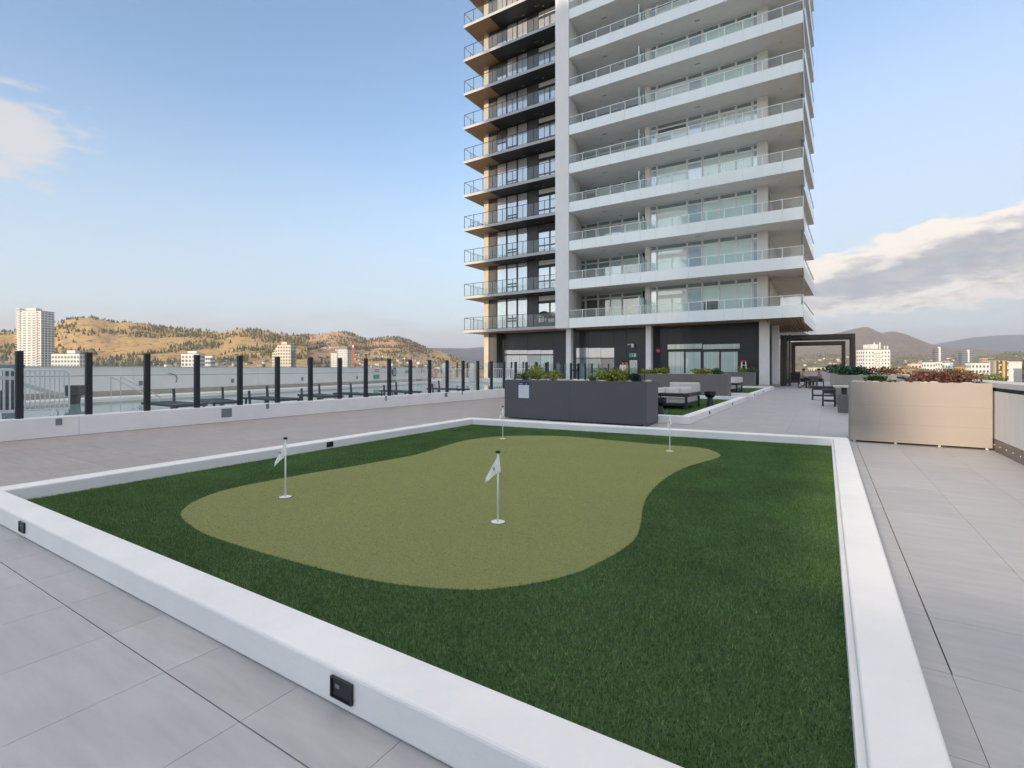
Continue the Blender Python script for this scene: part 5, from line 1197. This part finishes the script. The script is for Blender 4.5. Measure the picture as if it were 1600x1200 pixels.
# left: white residential high-rise with a shaded flank
e, w_, dp, H = far_block('high_rise', 'tall white residential high-rise in front of the golden hills at far left', 27, 85, 486, 712, .36)
bands(e, -w_/2, w_/2, 0, dp, H, 28, 'b_white', 'b_win', 5, 4, fill=.64, win_h=.6, proud=.06)
for i in range(29): rbox(-w_/2-1.0, -w_/2+5, -1.6, 6, 6+H/29*i, 6+H/29*i+1.1).build('balcony', m['b_white'], e)
for i in range(27): rbox(w_*.05, w_*.34, -1.4, -.1, 8+H/29*i, 8+H/29*i+1.2).build('balcony', m['b_white'], e)
rbox(-w_*.2, w_*.2, 3, 12, H+.5, H+4.5).build('roof_plant', m['b_white'], e)
e, w_, dp, H = far_block('apartment_block', 'low white and glass apartment block right of the high-rise', 80, 139, 553, 480)
bands(e, -w_/2, w_/2, 0, dp, H, 8, 'b_white', 'b_win', 9, 3, fill=.62)
rbox(-w_*.05, w_*.25, 3, 9, H+.5, H+3.4).build('roof_plant', m['b_white'], e)
e, w_, dp, H = far_block('apartment_block', 'stepped pale grey apartment block among small houses', 283, 320, 553, 560)
bands(e, -w_/2, w_/2, 0, dp, H, 8, 'b_white', 'b_win', 5, 3, fill=.6); rbox(-w_*.2, w_*.3, 2, 9, H+.5, H+3.2).build('upper_storey', m['b_white'], e)
e, w_, dp, H = far_block('apartment_block', 'long low pale terrace right of the stepped grey block', 318, 336, 556, 590); bands(e, -w_/2, w_/2, 0, dp, H, 7, 'b_white', 'b_win', 4, 2)
e, w_, dp, H = far_block('apartment_tower', 'stepped cream apartment building in the middle of the hills', 428, 463, 539, 620)
bands(e, -w_*.30, w_*.5, 0, dp, H, 12, 'b_cream', 'b_win', 5, 4, fill=.5)
rbox(w_*.5+.3, w_*.5+.6, dp*.2, dp*.7, 4, H-8).build('glass_strip', m['b_glass'], e)
for i, (s0, hh) in enumerate(((-.40,.82),(-.52,.68),(-.64,.5))):
    rbox(-w_*.30+w_*(s0+.30)-.02*i, -w_*.30+w_*(s0+.40)-.02*i-.05, .5*i+.3, 15, 0, H*.62+H*hh*.38).build('step', m['b_cream'], e)
    wq = MB()
    for k in range(8): wq.box(-w_*.30+w_*(s0+.32), -w_*.30+w_*(s0+.38), .5*i+.05, .5*i+.28, H*.3+H*.075*k, H*.3+H*.075*k+1.6) if H*.3+H*.075*k+1.6 < H*.62+H*hh*.38 else None
    tag(wq.build('step_windows', m['b_win'], e), kind='stuff')
rbox(-w_*.12, w_*.2, 3, 12, H+.5, H+4).build('roof_plant', m['b_cream'], e)
e, w_, dp, H = far_block('office_tower', 'white and dark glass tower under construction beside the red crane', 517, 551, 549, 800)
bands(e, -w_*.5, -w_*.12, 0, dp, H-3, 13, 'b_white', 'b_win', 3, 3, fill=.4); bands(e, -w_*.10, w_*.5, 1, dp+1, H+3, 14, 'b_white', 'b_glass', 5, 3, fill=.5); rbox(-w_*.05, w_*.48, 1.2, dp, H+3.6, H+7).build('dark_crown', m['b_grey'], e)
cr = at(552, HZ, 790); e = empty('tower_crane', (cr.x, cr.y, GZ), YAW); tag(e, 'red tower crane with a long jib in front of the rocky hill', 'crane')
Hc = EYE + (HZ-541)/FPX*790 - GZ
mst = MB()
for sx in (-1.6, 1.6):
    for sy in (-1.6, 1.6): mst.bar((sx,sy,0),(sx,sy,Hc), .5)
for k in range(int(Hc/3)): mst.bar((-1.6,-1.6,3*k),(1.6,-1.6,3*k+3), .35); mst.bar((1.6,1.6,3*k),(-1.6,1.6,3*k+3), .35)
mst.build('mast', m['crane'], e)
jb = MB()
jb.bar((-4,0,Hc+2),(82,0,Hc+3), .38); jb.bar((-4,0,Hc+3.6),(82,0,Hc+4.2), .3)
for k in range(20): jb.bar((-3+4.2*k,0,Hc+2.1),(-1+4.2*k,0,Hc+3.7), .35)
jb.build('jib', m['crane'], e); rbox(-7,-4,-1,1,Hc,Hc+3).build('counterweight', m['b_grey'], e); rbox(-1.4,1.4,-1.4,1.4,Hc-2.5,Hc+1.5).build('cab', m['b_white'], e)
# small houses on the slopes
hb = MB(); hb.box(-5,5,-4,4,0,5.5); hme = hb.mesh('house_body', m['house'])
hr_ = MB(); hr_.add([(-5.4,-4.5,5.5),(5.4,-4.5,5.5),(5.4,4.5,5.5),(-5.4,4.5,5.5),(-5.4,0,8.2),(5.4,0,8.2)], [(0,1,5,4),(2,3,4,5),(0,4,3),(1,2,5),(3,2,1,0)]); rme = hr_.mesh('house_roof', m['house_roof'])
hw = MB()
for x in (-3,0,3): hw.box(x-.7,x+.7,-4.06,-4.01,1.2,2.6); hw.box(x-.7,x+.7,-4.06,-4.01,3.6,4.9)
wme = hw.mesh('house_windows', m['b_win'])
HLa = np.array(HLv); HMa = np.array(HMv)
def nearest_z(x, y, arr):
    i = np.argmin((arr[:,0]-x)**2 + (arr[:,1]-y)**2); return arr[i,2]
rh = random.Random(5)
def house(u, d, arr, label, group):
    p = at(u, HZ, d); z = nearest_z(p.x, p.y, arr) if arr is not None else GZ
    e = empty('house', (p.x, p.y, z - 1), rh.uniform(0, 6.28), rh.uniform(.8, 1.35)); tag(e, label, 'house', group)
    link('wall', hme, e); link('roof', rme, e); link('windows', wme, e)
for i in range(110): house(rh.uniform(462, 735), 1290 + 480*rh.random()**1.3, HMa, 'small house among trees on the slope below the rocky hill', 'houses below the rocky hill')
for i in range(30): house(rh.uniform(318, 425), 1060 + 170*rh.random(), HLa, 'small pale house at the foot of the golden hills', 'houses below the golden hills')
for i in range(12): house(rh.choice((rh.uniform(240,285), rh.uniform(150,200))), 1070 + 90*rh.random(), HLa, 'house standing apart on the dry slope left of the stepped grey block', 'houses on the dry slope')
# trees in the town
def tree_mesh(seed, n=260, mat='leaf_city'):
    rg = np.random.default_rng(seed); V = []; F = []; lob = [(rg.normal(0,1.5), rg.normal(0,1.5), rg.uniform(4.2,8.2), rg.uniform(1.3,2.4)) for _ in range(10)]
    for _ in range(n):
        l = lob[rg.integers(10)]; d = rg.normal(size=3); d /= np.linalg.norm(d); p = np.array(l[:3]) + d*l[3]*rg.uniform(.6,1.05); a = rg.normal(size=3); a /= np.linalg.norm(a); s_ = np.cross(a, d); s_ /= (np.linalg.norm(s_)+1e-6); k = rg.uniform(.16,.36); b = len(V)
        V += [tuple(p-a*k), tuple(p+s_*k*.7), tuple(p+a*k), tuple(p-s_*k*.7)]; F.append((b,b+1,b+2,b+3))
    q = MB(); q.v = V; q.f = F; return q.mesh('crown', m[mat])
def trunk_mesh():
    q = MB(); q.tube((0,0,0),(0,0,4.6), .28, .16, 7)
    for a in range(5): q.tube((0,0,3+.3*a),(1.5*math.cos(a*1.3),1.5*math.sin(a*1.3),5.4+.3*a), .10, .03, 5)
    return q.mesh('trunk', m['bark'])
tk = trunk_mesh(); cr_m = {k: [tree_mesh(s_, 1100, k) for s_ in (1,2,3)] for k in ('leaf_city','leaf_autumn','leaf_green','leaf_rust')}
def tree(u, d, s_, k, label, group, arr=None):
    p = at(u, HZ, d); z = GZ if arr is None else nearest_z(p.x, p.y, arr)
    e = empty('tree', (p.x, p.y, z), rh.uniform(0,6.28), s_); tag(e, label, 'tree', group); link('trunk', tk, e); link('crown', rh.choice(cr_m[k]), e)
for i, (u, d, s_, k, lb) in enumerate(((1405,300,565,'leaf_autumn','orange autumn tree right of the white building'),(1394,320,567,'leaf_rust','russet tree close to the white building'),(1416,330,570,'leaf_autumn','ochre tree left of the row of low offices'),(1448,300,565,'leaf_city','yellow green tree left of the first glass tower'),(1458,340,569,'leaf_city','smaller yellow green tree below the first glass tower'),(1499,280,564.5,'leaf_city','olive tree above the orange brick building'),(1512,270,567,'leaf_city','bright green tree right of the orange brick building'),(1530,255,572,'leaf_rust','reddish tree left of the brown apartment block'),(1541,225,575,'leaf_city','light green tree touching the brown apartment block'),(1535,240,579,'leaf_green','dark green tree below the reddish tree'),(1522,300,570,'leaf_autumn','golden tree between the low white offices'),(1476,310,572,'leaf_autumn','small golden tree below the blue panel'),(1288,420,568,'leaf_green','slim green tree seen through the pergola'),(1265,380,571,'leaf_autumn','golden tree seen through the pergola'),(1300,390,574,'leaf_city','olive tree seen through the right half of the pergola'),(1596,130,589,'leaf_green','green tree at the right edge of the picture'))):
    s_ = (EYE + (HZ - s_ - 4)/FPX*d - GZ) / 9.6 * .96
    tree(u, d, s_, k, lb, 'single trees in the town')
for i in range(70): tree(rh.uniform(470, 748), 1270 + 480*rh.random(), rh.uniform(.9,1.6), rh.choice(('leaf_city','leaf_green','leaf_city')), 'leafy tree among the houses below the rocky hill', 'garden trees below the rocky hill', HMa)
for i in range(30): tree(rh.uniform(320, 425), 1040 + 180*rh.random(), rh.uniform(.8,1.3), rh.choice(('leaf_city','leaf_green')), 'leafy tree among the houses below the golden hills', 'garden trees below the golden hills', HLa)
for i in range(110): dv_ = 480 + 900*rh.random(); tree(rh.uniform(1225, 1660), dv_, min(2.2, max(1.1, (EYE + (HZ - rh.uniform(570, 588))/FPX*dv_ - GZ)/9.6)), rh.choice(('leaf_city','leaf_green','leaf_green','leaf_green')), 'distant tree in the valley town on the right', 'valley trees')
for i in range(85): house(rh.uniform(1225, 1660), 1560 + 1100*rh.random(), np.array(FHv), 'distant house on the low slope across the valley on the right', 'houses across the valley')
for i in range(50): house(rh.uniform(1225, 1660), 700 + 1300*rh.random(), None, 'distant house in the valley town on the right', 'valley houses')
# right: named buildings
e, w_, dp, H = far_block('apartment_block', 'bright white stepped apartment building right of the pergola', 1338, 1391, 546, 430)
bands(e, -w_/2, w_/2, 0, dp, H, 11, 'b_white', 'b_win', 8, 4, fill=.34, win_h=.42); rbox(-w_*.12, w_*.16, 4, 14, H+.5, H+4.6).build('penthouse', m['b_white'], e)
for x_ in (-.44,-.1,.12,.3,.42): rbox(w_*x_, w_*x_+.8, 1, 1.8, H+.5, H+3.2 if abs(x_) > .2 else H+6).build('finial', m['b_white'], e)
bl_ = MB()
for k in range(8): bl_.box(-w_*.16, w_*.14, -1.3, -.35, 3+H/11*(k+2), 3+H/11*(k+2)+1.0)
bl_.build('balconies', m['b_white'], e)
e, w_, dp, H = far_block('office_tower', 'slim dark glass tower with a white stripe in the valley, the left one', 1457, 1476, 542, 900); bands(e, -w_/2, w_/2, 0, dp, H-3, 14, 'b_grey', 'b_glass', 4, 3, fill=.8); rbox(-w_*.16, w_*.02, -1, 2, 0, H).build('white_stripe', m['b_white'], e)
e, w_, dp, H = far_block('office_tower', 'shorter dark glass tower with a white stripe in the valley, the right one', 1497, 1521, 548, 950); bands(e, -w_/2, w_/2, 0, dp, H-2, 12, 'b_grey', 'b_glass', 5, 3, fill=.8); rbox(w_*.0, w_*.12, -1, 2, 0, H+2).build('white_stripe', m['b_white'], e)
e, w_, dp, H = far_block('office_block', 'tan block above the low white offices', 1530, 1553, 559, 700); bands(e, -w_/2, w_/2, 0, dp, H, 8, 'b_tan', 'b_win', 5, 3, fill=.3)
low = [(1418,1440,568,520,'b_cream','cream low office behind the ochre tree'),(1436,1462,566,560,'b_white','white low office with a set back top storey'),(1452,1486,565,600,'b_white','long white office below the first glass tower'),(1508,1546,567,480,'b_white','long white office with dark windows left of the brown block'),(1398,1432,576,300,'b_tan','row of low tan offices with square windows'),(1425,1462,580,260,'b_brown','brown flat roofed building behind the maroon shrubs'),(1489,1507,572.5,330,'b_orange','orange brick building beyond the planter'),(1474,1490,577,300,'b_tan','low peach building left of the orange brick one'),(1235,1262,578,330,'b_orange','low brick building seen through the left of the pergola'),(1262,1300,574,520,'b_cream','cream offices seen through the pergola'),(1322,1342,576,400,'b_cream','cream building left of the white apartment building'),(1472,1489,566.5,420,'b_white','white building with a light blue panel')]
for (a_, b_, vt, d_, mt_, lb) in low:
    e, w_, dp, H = far_block('low_building', lb, a_, b_, vt, d_); bands(e, -w_/2, w_/2, 0, dp, H, 5, mt_, 'b_win', max(3, int(w_/3.2)), 3, fill=.45, win_h=.45)
    if 'blue panel' in lb: rbox(w_*.1, w_*.46, -.6, -.05, H-5.5, H-.5).build('blue_panel', M('sky_blue_panel', (.25,.5,.72,1), .5), e)
# brown and ochre apartment block at the right edge
e, w_, dp, H = far_block('apartment_block', 'brown and ochre apartment block with balconies at the right edge', 1546, 1584, 562.5, 300, .04)
rbox(-w_/2, w_/2, 0, dp, 0, H).build('wall', m['b_white'], e); rbox(-w_/2-.8, w_/2+1, -1.2, dp+.3, H, H+.9).build('roof', m['b_roof'], e)
for (f0, f1, mt_) in ((-.5,-.40,'b_grey'),(-.36,-.28,'b_tan'),(-.27,-.18,'b_brown'),(-.10,-.02,'b_brown'),(-.01,.10,'b_yellow'),(.11,.18,'b_brown')): rbox(w_*f0, w_*f1, -.5, -.02, 0, H-.5).build('cladding_strip', m[mt_], e)
wq = MB(); bq = MB()
for k in range(6):
    zq = H/6*k + 1
    for f0 in (-.17, .2, .34): wq.box(w_*f0, w_*(f0+.06), -.4, -.03, zq, zq+1.7)
    bq.box(w_*.20, w_*.42, -1.5, -.41, zq-.3, zq+.6); bq.box(w_*-.175, w_*-.105, -1.2, -.41, zq-.3, zq+.5)
tag(wq.build('windows', m['b_win'], e), kind='stuff'); bq.build('balconies', m['b_white'], e)
e, w_, dp, H = far_block('apartment_block', 'plain white gable with a grey lower storey at the right edge', 1576, 1602, 564, 260, .03)
rbox(-w_/2, w_/2, 0, dp, H*.52, H).build('white_wall', m['b_white'], e); rbox(-w_/2+1.5, w_/2, -.1, dp, 0, H*.52).build('grey_wall', m['b_grey'], e); rbox(-w_/2-.6, w_/2+.6, -.8, dp+.4, H, H+.8).build('roof', m['b_roof'], e)
wq = MB()
for k in range(4): wq.box(w_*.36, w_*.46, -.25, -.02, H*.1+H*.22*k, H*.1+H*.22*k+1.8)
tag(wq.build('windows', m['b_win'], e), kind='stuff')
e, w_, dp, H = far_block('apartment_block', 'dark edged apartment block cut by the right edge of the picture', 1597, 1640, 563, 240); bands(e, -w_/2, w_/2, 0, dp, H, 5, 'b_brown', 'b_win', 5, 3)

# ================================================================ AIR
hz_ = MB().box(-29000, 29000, -29000, 29000, GZ - 1.5, 1250); ho = hz_.mesh('haze')
hm = bpy.data.materials.new('haze_air'); hm.use_nodes = True; nt = hm.node_tree; nt.nodes.clear(); vo = nt.nodes.new('ShaderNodeVolumePrincipled'); ou = nt.nodes.new('ShaderNodeOutputMaterial')
vo.inputs['Color'].default_value = (.86,.91,1.0,1); vo.inputs['Density'].default_value = .00006; vo.inputs['Anisotropy'].default_value = .2; nt.links.new(vo.outputs[0], ou.inputs['Volume'])
ho.materials.append(hm); tag(link('haze', ho), 'thin pale air over the whole valley', 'haze', kind='stuff')
